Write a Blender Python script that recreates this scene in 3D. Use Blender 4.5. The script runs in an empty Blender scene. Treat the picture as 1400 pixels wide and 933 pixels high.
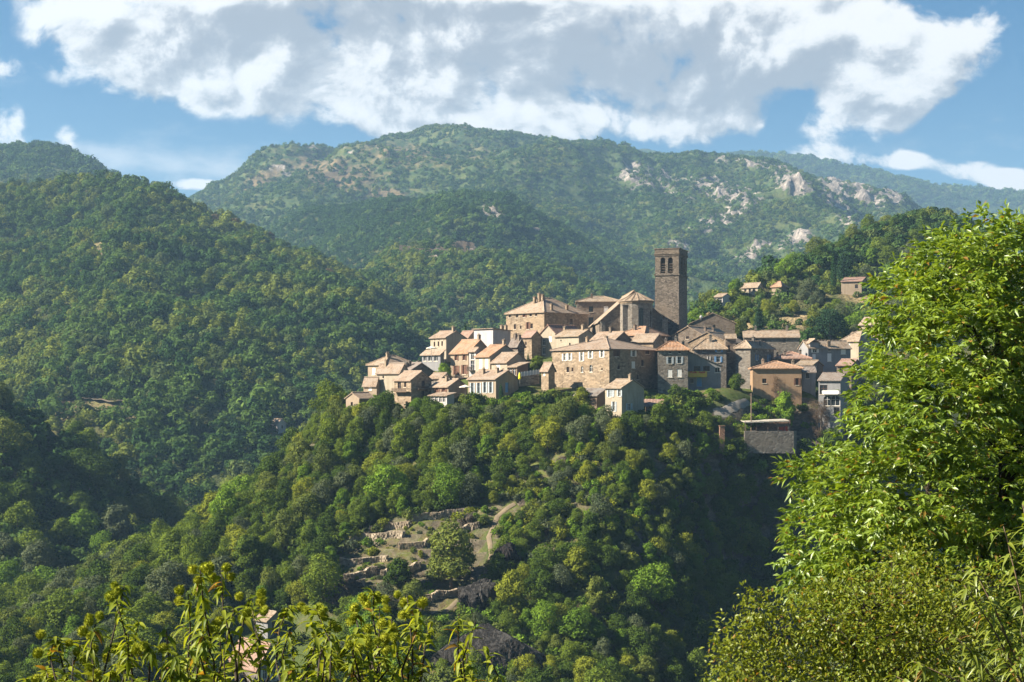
HAZE, SUN_E, SKY_S, CLOUD_K, EXPO, CLOUDS = 0.00013, 5.0, 0.048, 7.0, 1.75, 0
import bpy, bmesh, math, random
import numpy as np
from mathutils import Vector, Matrix
R = math.radians
rnd = random.Random(11)
NR = np.random.default_rng(5)
F, HZ = 1944.0, 530.0            # focal length in photo pixels, eye-level row
scene = bpy.context.scene
COL = scene.collection

def W(px, py, Y):
    return Vector(((px-700)/F*Y, Y, (HZ-py)/F*Y))
def PX(x, y, z):
    return 700+F*x/y, HZ-F*z/y

# ------------------------------------------------------------------ noise (numpy)
def _hash(ix, iy, seed):
    n = (ix.astype(np.int64)*374761393 + iy.astype(np.int64)*668265263 + seed*1274126177) & 0xffffffff
    n = ((n ^ (n >> 13))*1274126177) & 0xffffffff
    n = ((n ^ (n >> 16))*2246822519) & 0xffffffff
    return ((n ^ (n >> 15)) & 0xffffff)/float(0xffffff)
def vnoise(x, y, seed=0):
    ix, iy = np.floor(x), np.floor(y)
    fx, fy = x-ix, y-iy
    fx = fx*fx*fx*(fx*(fx*6-15)+10); fy = fy*fy*fy*(fy*(fy*6-15)+10)
    a, b = _hash(ix, iy, seed), _hash(ix+1, iy, seed)
    c, d = _hash(ix, iy+1, seed), _hash(ix+1, iy+1, seed)
    return (a+(b-a)*fx)*(1-fy)+(c+(d-c)*fx)*fy
def fbm(x, y, seed=0, octv=5, gain=.5, ridged=False):
    s, amp, tot = 0, 1, 0
    for o in range(octv):
        n = vnoise(x*2**o+o*17.3, y*2**o-o*9.1, seed+o)*2-1
        if ridged: n = 1-2*np.abs(n)
        s = s+n*amp; tot += amp; amp *= gain
    return s/tot

# ------------------------------------------------------------------ object helpers
def tag(o, label=None, cat=None, group=None, kind=None):
    if label: o['label'] = label
    if cat: o['category'] = cat
    if group: o['group'] = group
    if kind: o['kind'] = kind
    return o
def link(o, parent=None):
    COL.objects.link(o)
    if parent is not None: o.parent = parent
    return o
def empty(name, loc, rz=0):
    o = bpy.data.objects.new(name, None); o.empty_display_size = .5
    o.location = loc; o.rotation_euler = (0, 0, rz)
    return link(o)
def mesh_np(name, verts, faces, mat, smooth=False, counts=None):
    """verts (n,3); faces (m,k) int array of equal size"""
    me = bpy.data.meshes.new(name)
    v = np.asarray(verts, dtype=np.float32); f = np.asarray(faces, dtype=np.int32)
    me.vertices.add(len(v)); me.vertices.foreach_set('co', v.ravel())
    k = f.shape[1]
    me.loops.add(f.size); me.loops.foreach_set('vertex_index', f.ravel())
    me.polygons.add(len(f)); me.polygons.foreach_set('loop_start', np.arange(0, f.size, k, dtype=np.int32))
    me.polygons.foreach_set('loop_total', np.full(len(f), k, dtype=np.int32))
    me.update(calc_edges=True); me.validate()
    if smooth: me.polygons.foreach_set('use_smooth', np.ones(len(f), dtype=bool))
    if mat: me.materials.append(mat)
    return me
def bm_mesh(name, bm, mat, smooth=False, recalc=True):
    if recalc: bmesh.ops.recalc_face_normals(bm, faces=bm.faces)
    me = bpy.data.meshes.new(name); bm.to_mesh(me); bm.free()
    if smooth:
        for p in me.polygons: p.use_smooth = True
    for m in (mat if isinstance(mat, (list, tuple)) else [mat]): me.materials.append(m)
    return me
def obj(name, me, parent=None, loc=None):
    o = bpy.data.objects.new(name, me)
    if loc is not None: o.location = loc
    return link(o, parent)
def box(bm, c, h, rot=None):
    """axis box centre c half sizes h, optional 3x3"""
    vs = []
    for sx in (-1, 1):
        for sy in (-1, 1):
            for sz in (-1, 1):
                p = Vector((sx*h[0], sy*h[1], sz*h[2]))
                if rot is not None: p = rot @ p
                vs.append(bm.verts.new(p+Vector(c)))
    for q in ((0,1,3,2),(4,6,7,5),(0,4,5,1),(2,3,7,6),(0,2,6,4),(1,5,7,3)):
        bm.faces.new([vs[i] for i in q])
def tube(bm, pts, radii, n=6, cap=True):
    rings = []
    for i, p in enumerate(pts):
        p = Vector(p)
        a = Vector(pts[max(0, i-1)]); b = Vector(pts[min(len(pts)-1, i+1)])
        d = (b-a).normalized()
        u = d.orthogonal().normalized() if i == 0 else (prev - d*prev.dot(d)).normalized()
        prev = u; w = d.cross(u)
        rings.append([bm.verts.new(p+(u*math.cos(2*math.pi*k/n)+w*math.sin(2*math.pi*k/n))*radii[i]) for k in range(n)])
    for r0, r1 in zip(rings, rings[1:]):
        for k in range(n): bm.faces.new((r0[k], r0[(k+1) % n], r1[(k+1) % n], r1[k]))
    if cap:
        bm.faces.new(rings[0][::-1]); bm.faces.new(rings[-1])

# ------------------------------------------------------------------ materials
def newmat(name):
    m = bpy.data.materials.new(name); m.use_nodes = True
    nt = m.node_tree; nt.nodes.clear()
    out = nt.nodes.new('ShaderNodeOutputMaterial')
    return m, nt, out
class N:
    def __init__(s, nt): s.nt = nt
    def n(s, t, **kw):
        nd = s.nt.nodes.new(t)
        for k, v in kw.items():
            if hasattr(nd, k): setattr(nd, k, v)
        return nd
    def l(s, a, b): s.nt.links.new(a, b)
    def val(s, inp, v):
        if hasattr(v, 'is_linked') or isinstance(v, bpy.types.NodeSocket): s.l(v, inp)
        else: inp.default_value = v
    def math(s, op, a, b=0.0, c=0.0, clamp=False):
        nd = s.n('ShaderNodeMath', operation=op, use_clamp=clamp)
        s.val(nd.inputs[0], a); s.val(nd.inputs[1], b); s.val(nd.inputs[2], c)
        return nd.outputs[0]
    def vmath(s, op, a, b=(0, 0, 0)):
        nd = s.n('ShaderNodeVectorMath', operation=op)
        s.val(nd.inputs[0], a); s.val(nd.inputs[1], b)
        return nd.outputs[0]
    def mix(s, f, a, b, blend='MIX'):
        nd = s.n('ShaderNodeMix', data_type='RGBA', blend_type=blend)
        s.val(nd.inputs[0], f); s.val(nd.inputs[6], a if not isinstance(a, tuple) else (*a[:3], 1)); s.val(nd.inputs[7], b if not isinstance(b, tuple) else (*b[:3], 1))
        return nd.outputs[2]
    def ramp(s, f, stops, interp='LINEAR'):
        nd = s.n('ShaderNodeValToRGB'); cr = nd.color_ramp; cr.interpolation = interp
        while len(cr.elements) < len(stops): cr.elements.new(.5)
        for e, (p, c) in zip(cr.elements, stops):
            e.position = p; e.color = (*c, 1) if not isinstance(c, (int, float)) else (c, c, c, 1)
        s.l(f, nd.inputs[0]); return nd.outputs[0]
    def noise(s, vec, scale, detail=4, rough=.55, dist=0, d2=False):
        nd = s.n('ShaderNodeTexNoise', noise_dimensions='2D' if d2 else '3D'); nd.inputs['Scale'].default_value = scale
        nd.inputs['Detail'].default_value = detail; nd.inputs['Roughness'].default_value = rough
        nd.inputs['Distortion'].default_value = dist
        if vec is not None: s.l(vec, nd.inputs['Vector'])
        return nd.outputs['Fac']
    def vor(s, vec, scale, feature='F1', d2=False):
        nd = s.n('ShaderNodeTexVoronoi', feature=feature, voronoi_dimensions='2D' if d2 else '3D'); nd.inputs['Scale'].default_value = scale
        s.l(vec, nd.inputs['Vector']); return nd
    def smooth(s, x, a, b):
        nd = s.n('ShaderNodeMapRange', interpolation_type='SMOOTHSTEP', clamp=True)
        s.val(nd.inputs[0], x); nd.inputs[1].default_value = a; nd.inputs[2].default_value = b
        nd.inputs[3].default_value = 0; nd.inputs[4].default_value = 1
        return nd.outputs[0]
    def principled(s, out, col, rough=.9, bump=None, bstr=.5, bdist=.1, spec=.2):
        p = s.n('ShaderNodeBsdfPrincipled')
        s.val(p.inputs['Base Color'], col if not isinstance(col, tuple) else (*col[:3], 1))
        s.val(p.inputs['Roughness'], rough); p.inputs['Specular IOR Level'].default_value = spec
        if bump is not None:
            b = s.n('ShaderNodeBump'); b.inputs['Strength'].default_value = bstr; b.inputs['Distance'].default_value = bdist
            s.l(bump, b.inputs['Height']); s.l(b.outputs[0], p.inputs['Normal'])
        s.l(p.outputs[0], out.inputs['Surface']); return p

def sc(c, k): return tuple(min(1, v*k) for v in c)
def plain(name, col, rough=.7, spec=.3):
    m, nt, out = newmat(name); g = N(nt)
    tc = g.n('ShaderNodeTexCoord')
    c = g.mix(g.noise(tc.outputs['Object'], 3.0, 4), sc(col, .8), sc(col, 1.15))
    g.principled(out, c, rough, spec=spec); return m
def stone(name, col, k=1.0, contrast=.45, size=1.5):
    m, nt, out = newmat(name); g = N(nt)
    tc = g.n('ShaderNodeTexCoord'); oi = g.n('ShaderNodeObjectInfo')
    off = g.vmath('ADD', tc.outputs['Object'], oi.outputs['Location'])
    mp = g.vmath('MULTIPLY', off, (1, 1, 1.7))
    v = g.vor(mp, size); e = g.vor(mp, size, 'DISTANCE_TO_EDGE')
    sepc = g.n('ShaderNodeSeparateColor'); g.l(v.outputs['Color'], sepc.inputs[0])
    c = g.mix(sepc.outputs[0], sc(col, 1-contrast), sc(col, 1+contrast*.6))
    c = g.mix(g.math('MULTIPLY', g.smooth(sepc.outputs[1], .78, .86), .55), c, (col[0]*.45, col[1]*.4, col[2]*.36))
    mort = g.smooth(e.outputs['Distance'], .0, .10)
    c = g.mix(mort, sc((col[0]*1.02, col[1], col[2]*.97), .82), c)
    big = g.noise(off, .22, 5, .6)
    c = g.mix(g.smooth(big, .42, .7), c, g.mix(.55, c, sc((col[0], col[1]*.93, col[2]*.84), 1.18)))
    drk = g.noise(g.vmath('MULTIPLY', off, (1, 1, .25)), .6, 5, .65)
    c = g.mix(g.math('MULTIPLY', g.smooth(drk, .55, .75), .35), c, sc(col, .45))
    g.principled(out, c, .93, e.outputs['Distance'], .6, .12, .12); return m
def plaster(name, col):
    m, nt, out = newmat(name); g = N(nt)
    tc = g.n('ShaderNodeTexCoord'); oi = g.n('ShaderNodeObjectInfo')
    off = g.vmath('ADD', tc.outputs['Object'], oi.outputs['Location'])
    c = g.mix(g.smooth(g.noise(off, .5, 6, .65), .35, .68), sc(col, .8), sc(col, 1.08))
    st = g.noise(g.vmath('MULTIPLY', off, (1.6, 1.6, .16)), 1.0, 4, .6)
    c = g.mix(g.math('MULTIPLY', g.smooth(st, .47, .68), .65), c, (col[0]*.55, col[1]*.5, col[2]*.45))
    fine = g.noise(off, 3.2, 5, .75)
    c = g.mix(.45, c, g.mix(fine, sc(col, .55), sc(col, 1.3)))
    g.principled(out, c, .92, fine, .3, .05, .12); return m
def tiles(name, col):
    m, nt, out = newmat(name); g = N(nt)
    uv = g.n('ShaderNodeUVMap'); oi = g.n('ShaderNodeObjectInfo')
    sx = g.n('ShaderNodeSeparateXYZ'); g.l(uv.outputs[0], sx.inputs[0])
    rr = g.math('MULTIPLY', oi.outputs['Random'], 60)
    uo = g.math('ADD', sx.outputs[0], rr)
    cell = g.n('ShaderNodeCombineXYZ')
    g.l(g.math('FLOOR', g.math('MULTIPLY', uo, 3.2)), cell.inputs[0]); g.l(g.math('FLOOR', g.math('MULTIPLY', sx.outputs[1], 2.4)), cell.inputs[1])
    wn = g.n('ShaderNodeTexWhiteNoise', noise_dimensions='3D'); g.l(cell.outputs[0], wn.inputs[0])
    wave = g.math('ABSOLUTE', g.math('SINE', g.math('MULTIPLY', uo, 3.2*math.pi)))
    course = g.math('FRACT', g.math('MULTIPLY', sx.outputs[1], 2.4))
    c = g.mix(wn.outputs[0], sc(col, .55), sc((col[0], col[1]*1.02, col[2]*1.05), 1.35))
    cv = g.n('ShaderNodeCombineXYZ'); g.l(uo, cv.inputs[0]); g.l(sx.outputs[1], cv.inputs[1])
    pn = g.noise(cv.outputs[0], .45, 5, .62)
    c = g.mix(g.smooth(pn, .44, .6), c, (col[0]*.92+.05, col[1]*.95+.06, col[2]+.06))
    li = g.noise(cv.outputs[0], 1.6, 4, .6)
    c = g.mix(g.math('MULTIPLY', g.smooth(li, .52, .66), .6), c, (.12, .105, .08))
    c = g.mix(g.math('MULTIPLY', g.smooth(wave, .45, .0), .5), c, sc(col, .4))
    ct = g.mix(g.math('MULTIPLY', oi.outputs['Random'], .3), c, (.36, .27, .21))
    h = g.math('ADD', g.math('MULTIPLY', wave, .8), g.math('MULTIPLY', course, .3))
    g.principled(out, ct, .9, h, .7, .12, .15); return m
def glass(name, col=(.02, .025, .03)):
    m, nt, out = newmat(name); g = N(nt); g.principled(out, col, .12, spec=.5); return m
def foliage(name, col, trans=.35, var=.5, hueshift=None, gloss=.0, leafvar=False):
    """leaf material: diffuse + translucent, colour varied per object and per clump"""
    m, nt, out = newmat(name); g = N(nt)
    oi = g.n('ShaderNodeObjectInfo'); tc = g.n('ShaderNodeTexCoord')
    hs = hueshift or (col[0]*1.25, col[1]*1.12, col[2]*.9)
    c = g.mix(oi.outputs['Random'], sc(col, 1-var*.55), sc(hs, 1+var*.3))
    nz = g.noise(tc.outputs['Object'], .55, 3, .6)
    c = g.mix(g.smooth(nz, .35, .65), sc(col, .72), c)
    if leafvar:
        ge = g.n('ShaderNodeNewGeometry')
        c = g.mix(ge.outputs['Random Per Island'], c, g.mix(.65, c, sc(hs, 1.25)))
        c = g.mix(g.smooth(ge.outputs['Random Per Island'], .955, .975), c, (.30, .17, .035))
    d = g.n('ShaderNodeBsdfDiffuse'); t = g.n('ShaderNodeBsdfTranslucent')
    g.l(c, d.inputs[0])
    tcol = g.mix(1.0, c, (1.25, 1.15, .45), 'MULTIPLY'); g.l(tcol, t.inputs[0])
    ms = g.n('ShaderNodeMixShader'); ms.inputs[0].default_value = trans
    g.l(d.outputs[0], ms.inputs[1]); g.l(t.outputs[0], ms.inputs[2])
    sh = ms.outputs[0]
    if gloss:
        gl = g.n('ShaderNodeBsdfGlossy'); gl.inputs['Roughness'].default_value = .42; gl.inputs[0].default_value = (.9, .95, 1, 1)
        m2 = g.n('ShaderNodeMixShader'); m2.inputs[0].default_value = gloss
        g.l(sh, m2.inputs[1]); g.l(gl.outputs[0], m2.inputs[2]); sh = m2.outputs[0]
    g.l(sh, out.inputs['Surface']); return m
def bark(name, col):
    m, nt, out = newmat(name); g = N(nt); tc = g.n('ShaderNodeTexCoord')
    nz = g.noise(g.vmath('MULTIPLY', tc.outputs['Object'], (6, 6, 1.2)), 1.5, 4)
    g.principled(out, g.mix(nz, sc(col, .5), sc(col, 1.4)), .95, nz, .5, .03); return m
def rockmat(name, col, size=.25, dark=.35):
    m, nt, out = newmat(name); g = N(nt); tc = g.n('ShaderNodeTexCoord')
    o = tc.outputs['Object']; t = g.n('ShaderNodeMapping'); t.inputs['Rotation'].default_value = (.35, .5, .2); t.inputs['Scale'].default_value = (1, 1, .28); g.l(o, t.inputs[0])
    a = g.noise(o, size, 9, .7, .8); b = g.noise(t.outputs[0], size*6, 8, .75, .4); k = g.noise(t.outputs[0], size*2.2, 6, .8, 1.2)
    crack = g.math('ABSOLUTE', g.math('SUBTRACT', k, .5))
    c = g.mix(g.smooth(a, .3, .7), sc(col, dark), sc(col, 1.1))
    c = g.mix(g.smooth(b, .38, .66), sc((col[0], col[1], col[2]*1.03), .5), c)
    c = g.mix(g.smooth(g.noise(o, size*1.4, 5, .7), .56, .66), c, sc((col[0]*1.2, col[1]*1.1, col[2]*.85), 1.35))
    c = g.mix(g.smooth(crack, .0, .035), sc(col, .22), c)
    h = g.math('ADD', g.math('ADD', b, a), g.math('MULTIPLY', g.smooth(crack, 0, .06), .5))
    g.principled(out, c, .95, h, 1.0, .09/size, .1); return m

M = {}
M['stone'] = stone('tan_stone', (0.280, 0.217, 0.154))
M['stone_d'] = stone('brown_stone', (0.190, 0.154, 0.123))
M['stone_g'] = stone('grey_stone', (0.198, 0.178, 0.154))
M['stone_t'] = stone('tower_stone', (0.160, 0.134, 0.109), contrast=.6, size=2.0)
M['cream'] = plaster('cream_render', (0.379, 0.324, 0.247))
M['tanp'] = plaster('tan_render', (0.312, 0.245, 0.177))
M['white'] = plaster('white_render', (0.470, 0.435, 0.424))
M['ochre'] = plaster('ochre_render', (0.333, 0.221, 0.137))
M['greyp'] = plaster('grey_render', (0.251, 0.249, 0.252))
M['r_tan'] = tiles('tan_tiles', (0.297, 0.216, 0.144))
M['r_pink'] = tiles('pink_tiles', (.275, .195, .135))
M['r_org'] = tiles('orange_tiles', (.335, .18, .095))
M['r_red'] = tiles('red_tiles', (.275, .15, .105))
M['r_gry'] = tiles('grey_tiles', (0.155, 0.131, 0.113))
M['glass'] = glass('dark_glass')
M['wframe'] = plain('white_paint', (.72, .7, .66))
M['bframe'] = plain('brown_paint', (.14, .07, .045))
M['gframe'] = plain('blue_grey_paint', (.36, .40, .42))
M['blue'] = plain('blue_paint', (.16, .30, .50))
M['surround'] = plain('pale_surround', (.62, .54, .42))
M['dark'] = plain('dark_timber', (.06, .045, .035))
M['timber'] = plain('weathered_timber', (.16, .11, .075))
M['metal'] = plain('grey_metal', (.25, .25, .25), .5)
M['yellow'] = plain('yellow_paint', (.62, .42, .06))
M['yellow2'] = plain('yellow_canvas', (.85, .72, .03))
M['canvas'] = plain('off_white_canvas', (.72, .66, .55))
M['awning'] = plain('faded_awning', (.42, .38, .31))
M['redfl'] = plain('red_petals', (.5, .07, .04))
M['brick'] = stone('brick_red_stone', (0.279, 0.170, 0.116), size=3)
M['bark'] = bark('grey_bark', (.12, .095, .07))
M['bark_d'] = bark('dark_bark', (.05, .04, .032))
M['rock'] = rockmat('grey_brown_rock', (.20, .165, .125))
M['drystone'] = stone('dry_stone', (.36, .30, .225), contrast=.55, size=1.6)
M['rock_b'] = rockmat('black_rock', (.055, .048, .045), .3, .5)
M['rock_g'] = rockmat('slate_rock', (.12, .112, .102), .2, .45)
# ------------------------------------------------------------------ houses: data
# name of wall/roof material, corner column cx, left extent L, right extent Rr (or depth wb), eave row, ridge row, base row, turn (deg), distance
H = []
def hs(label, cx, L, Rr, eave, ridge, base, al, Y, roof, wall, rmat, wins='', chim='', wb=None, cat='house', name='stone_house', found=3.5, ctrl=True, group=None):
    H.append(dict(label=label, cx=cx, L=L, R=Rr, eave=eave, ridge=ridge, base=base, al=R(al), Y=Y, roof=roof, wall=wall, rmat=rmat,
                  wins=wins, chim=chim, wb=wb, cat=cat, name=name, found=found, ctrl=ctrl, group=group))
    return len(H)-1

hs('small tan shed standing lowest and outermost at the village left end', 491, 473, 512, 545, 538, 561, 45, 326, 'gy', 'tanp', 'r_tan', 'L481,553,p,.8,1.0', cat='shed', name='stone_shed')
hs('hip roofed tan house crowning the leftmost cluster, one white shutter on its wall', 527, 503, 569, 498.5, 487, 526, 50, 335, 'hy', 'tanp', 'r_tan', 'L511,508,W,1.3,1.7;L519,507,W,.8,1.5;R540,508,p', '514.5,.5;530,.3')
hs('narrow lean-to cottage with pink roof tucked under the leftmost hip roofed house', 515, 497, 519, 524, 517, 541, 35, 331, 'gx', 'tanp', 'r_pink', 'L506,530,W,1.0,1.4')
hs('pale greenish cream house with broad blank wall behind the dark round bush', 547, 515, 558, 508.5, 498, 540, 40, 328, 'gx', 'cream', 'r_pink', 'L524,516,p,.5,.6', '528,.4')
hs('house with grey weathered gable and two white chimneys above the balconied house', 560, 548, 592, 508, 497, 532, 50, 333, 'gx', 'stone_g', 'r_gry', 'R580,515,p', '549,.2;560,.3;566,.7')
hs('tall brown house with timber balconies on its shaded gable', 562, 539, 590, 520, 508.5, 558, 48, 318, 'gx', 'stone', 'r_pink', 'L546,528,p,1.2,1.7;L554,526,p,.8,1.2;R578.5,525,D,.9,2.1;R578.5,541,p,.9,2.1;L556,552,p,.8,1.0', '')
hs('low roofed house wedged between the balconied house and the veranda house', 604, 587, 617, 517, 511, 534, 45, 327, 'gx', 'stone_g', 'r_pink', 'R611,522,p', '')
hs('small house with brown shuttered windows above a white glazed veranda', 613, 589, 639, 529, 519.5, 553, 45, 316, 'gx', 'tanp', 'r_tan', 'L597,533.5,b,1.0,1.2;L607,532.5,b,1.0,1.2', '611,.35')
hs('white glazed veranda lean-to below the brown shuttered windows', 611, 588, 621, 541.5, 538.5, 554, 45, 312, 'sy-', 'white', 'r_pink', 'L591,546,t,.9,1.4;L596.5,546,t,.9,1.4;L602,546,t,.9,1.4;L607,546,t,.9,1.4', cat='veranda', name='glazed_veranda', found=4)
hs('long low house with row of tall grey-blue shuttered doors facing the wood', 678, 640, 709, 518.5, 507.5, 549, 45, 311, 'gx', 'tanp', 'r_pink', 'L646,531,G,.8,2.4;L654.5,531,G,.8,2.4;L663,530,G,.8,2.4;L671,530,G,.8,2.4;R693,530,d,1.0,2.2', '661,.3,1.0;680,.35')
hs('orange-tan house with two rows of red-brown shutters in the left cluster', 640.5, 616, 672, 482.5, 465, 517, 48, 334, 'gx', 'tanp', 'r_org', 'L624,489.5,b,.8,1.3;L635,489,b,.8,1.3;L623.7,506.5,b,1.2,2.2;L635,505.5,b,1.2,2.2', '671,.5')
hs('narrow white house slice with an arched loggia beside the orange-tan house', 650.5, 641.5, 657, 480, 476.5, 514, 45, 331, 'gx', 'white', 'r_pink', 'L646,485,A,1.1,2.4;L646,500,t,1.3,2.4')
hs('cream house with closed cream shutters and long orange sloping roof', 670, 650, 711, 487.5, 472, 514, 48, 326, 'gx', 'cream', 'r_org', 'L657,497.5,C,1.2,2.2;L665,497.5,C,1.2,2.2', '692,.5')
hs('tall pinkish white house with windowless front and one sloping roof', 674, 648, 698, 450, 448, 486, 45, 350, 'sy+', 'white', 'r_pink', '', '686,.75;692,.8')
hs('square tan house with three small upper windows, farthest left on the crest', 610, 588.5, 636, 461.5, 453, 495, 48, 346, 'gx', 'cream', 'r_pink', 'L594,471,p,.6,1.2;L599.5,470.5,p,.6,1.2;L604.5,470,p,.6,1.2;L606,483,p,.8,1.6;L594,465,p,.3,.3;L600,464.5,p,.3,.3;L606,464,p,.3,.3', '620,.45')
hs('glass walled veranda with cream canopy beside the square tan house', 602, 577, 607, 484.5, 480, 499, 45, 341, 'sy-', 'greyp', 'r_tan', 'L581,489.5,t,1.1,1.6;L588,489.5,t,1.3,1.6;L596,489.5,t,1.3,1.6', cat='veranda', name='glazed_veranda')
hs('red roofed house half hidden behind the square tan house', 641, 627, 653, 461, 453.5, 485, 45, 362, 'gx', 'tanp', 'r_red', '', '')
hs('low tan house with one white shutter and dark gable below the pinkish white house', 693.5, 672, 722, 495.5, 483, 516, 48, 321, 'gx', 'cream', 'r_pink', 'L681,502,W,1.3,1.5;L688,506,p,.6,.6', '')
hs('small porch with white timber framing on the low tan house', 707, 695, 722, 502, 496.5, 518, 45, 317, 'sy-', 'timber', 'r_tan', 'L698,508,t,.9,1.8;L703,508,t,.9,1.8', cat='porch', name='timber_porch')
hs('narrow tower-like stone house with red lean roof below the great hip roofed building', 727, 713.5, 739.5, 460.5, 453.5, 493, 45, 345, 'gx', 'stone', 'r_red', 'L719,470,p,.5,.8', '')
hs('great hip roofed stone building crowning the village, rows of small windows', 744, 692, 803.5, 426.5, 405, 483, 45, 360, 'hy', 'stone', 'r_tan',
   'L697,432,p,.7,1.0;L707,431.5,p,.8,1.2;L717,430.5,b,.8,1.3;L725.5,429.8,p,.8,1.2;L733,429.5,p,.7,1.1;L704,447,p,.8,1.3;L722,445.5,b,.8,1.8;L727,446,p,.8,1.3;L712,448,p,.5,.8;L703,460,p,.6,1.0;R781,440,p,1.1,1.5', '731,.25,1.5;737.5,.3,1.9;742,.3,1.5;754,.22,1.3;775,.6', cat='mansion', name='stone_mansion')
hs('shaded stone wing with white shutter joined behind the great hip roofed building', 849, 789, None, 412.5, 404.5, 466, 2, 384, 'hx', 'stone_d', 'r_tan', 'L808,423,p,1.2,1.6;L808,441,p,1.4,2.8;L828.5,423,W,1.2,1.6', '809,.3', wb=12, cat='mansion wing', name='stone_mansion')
hs('tall cream house with red roof and narrow front gable below the mansion', 759, 739.5, 796, 455.5, 445, 488, 42, 345, 'gy', 'cream', 'r_red', 'L743.5,468,t,.9,1.6;L743.5,480,t,.9,1.6;L752,464,W,.9,1.4', '787,.4')
hs('low pale house with tan roof and white aerial beside the tall cream house', 791.5, 759, 815, 459.5, 451.5, 486, 45, 337, 'gx', 'cream', 'r_tan', 'L767,466,p,.4,.5;L779,471,p,.5,.7', '797,.5')
hs('largest stone house of the front row, two rows of white shuttered windows', 833, 755, 899, 477.5, 462, 534, 45, 308, 'hx', 'stone', 'r_pink',
   'L772,488.7,w,.75,1.5;L779,488.2,w,.75,1.5;L795.3,488,w,.75,1.9;L807.5,485.5,w,.75,1.5;L823,484,w,.75,1.5;L776.4,505.7,p,.8,1.2;L782.5,505.7,p,.55,.9;L796,505,A,.7,1.4;L808,504,A,.9,1.6;L823,505,p,.4,.5;R843,483,b,1.1,1.5;R866,483,w,1.0,1.5;R885,480.5,p,1.3,1.3;R866,499,W,1.2,1.5;R878.5,496.5,p,.8,1.4;R846,502.5,p,.7,.9;R872,516,p,.7,1.0', '803,.35;829,.6')
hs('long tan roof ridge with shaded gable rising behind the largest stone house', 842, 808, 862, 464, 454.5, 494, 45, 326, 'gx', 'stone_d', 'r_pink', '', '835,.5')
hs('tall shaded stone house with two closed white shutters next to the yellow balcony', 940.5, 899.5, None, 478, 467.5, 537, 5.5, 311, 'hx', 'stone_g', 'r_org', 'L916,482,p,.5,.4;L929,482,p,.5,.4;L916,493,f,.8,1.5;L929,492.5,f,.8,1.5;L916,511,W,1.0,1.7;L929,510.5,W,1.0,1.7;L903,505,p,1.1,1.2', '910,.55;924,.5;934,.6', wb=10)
hs('house with fan of orange roof planes wrapped below the church apse', 880, 844, 913, 457.5, 446.5, 478, 40, 337, 'hx', 'stone_d', 'r_org', '', '868,.3')
hs('little house with pale tan roof below the orange fan roof', 893, 863, 907, 467.5, 457.5, 490, 28, 328, 'gx', 'stone', 'r_tan', '', '')
hs('wide stone barn with blank gable and white dish right of the bell tower', 1005, 944, None, 442, 428.5, 474, 6.5, 392, 'gy', 'stone_d', 'r_tan', '', '958,.3,.8', wb=16, cat='barn', name='stone_barn')
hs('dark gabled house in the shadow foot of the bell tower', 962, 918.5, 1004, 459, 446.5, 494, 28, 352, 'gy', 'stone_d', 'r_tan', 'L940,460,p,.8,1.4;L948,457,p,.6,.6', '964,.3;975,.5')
hs('stone gabled house with broad tan roof in front of the dark gabled house', 993, 941, 1022, 467.5, 454.5, 527, 25, 338, 'gy', 'stone', 'r_tan', '', '1000,.5')
hs('stone house with blue shuttered windows above the yellow balcony', 993, 949, None, 476.5, 463.5, 528, 6.5, 326, 'hx', 'stone_g', 'r_tan', 'L983,478.5,u,.9,1.1;L982,491.5,u,.9,1.3;L963,479,p,.7,.8;L969,490,w,.4,.8;L957,500,p,.7,1', '971.5,.35,1.4', wb=9)
hs('slim tall stone house end beside the blue shuttered house', 1006, 992, None, 463.5, 457, 523, 6.5, 331, 'gx', 'stone_d', 'r_tan', 'L996.5,477,p,.6,1.6', '', wb=8)
hs('low pale house with sloping roof and yellow balcony', 985.5, 940.5, None, 500, 481, 535, 6.5, 314, 'sx+', 'greyp', 'r_gry', 'L941.8,490,p,.7,1.4;L945,505,p,1.6,1.5;L953,504,p,1.4,1.6;L964,504,p,.8,1.3;L968,504,p,.7,1.2;L981,506,A,1.2,1.2;L946,521,p,.6,.9;L956,522,d,1.2,2.2', '', wb=7)
hs('tall house with white twin windows and dark ivy-shaded side wall', 1026, 1005.5, 1058, 475, 466.5, 534, 30, 325, 'hy', 'stone_g', 'r_tan', 'R1049.5,477,w,.6,1.2;R1055,477,w,.6,1.2;R1034.5,489,u,.9,1.3;R1051,490.5,u,.9,1.8;R1034,478,p,.5,.5', '1030,.4;1047,.5')
hs('long roofed stone house stretching behind the right half of the village', 1093, 1017, 1102, 461.5, 452, 492, 8, 362, 'gx', 'stone_g', 'r_tan', 'L1072,466,p,.8,1.2', '1033,.5;1076,.5', wb=10)
hs('low house with orange-red roof and stub chimneys behind the ochre house', 1108, 1058, None, 490.5, 482, 508, 6.5, 334, 'hx', 'stone_d', 'r_red', '', '1063,.2;1073,.2;1094,.3', wb=8)
hs('ochre rendered house with orange hipped roof over the dark lane', 1096, 1029, None, 504, 495, 536, 6.5, 308, 'hx', 'ochre', 'r_org', 'L1045,521,p,.9,1.0;L1090,522,b,.7,1.5', '1043,.6;1084,.4', wb=10, found=7)
hs('narrow grey house attached beside the ochre house', 1115, 1097, None, 509.5, 502.5, 536, 6.5, 312, 'gx', 'greyp', 'r_gry', 'L1104,514,p,.7,1.2', '', wb=7, found=6)
hs('stone house with low tan roof and gable behind the narrow grey house', 1111, 1088, 1125, 499.5, 493.5, 524, 25, 324, 'gx', 'stone_d', 'r_tan', 'R1116,502,W,.6,1.0', '')
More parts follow.
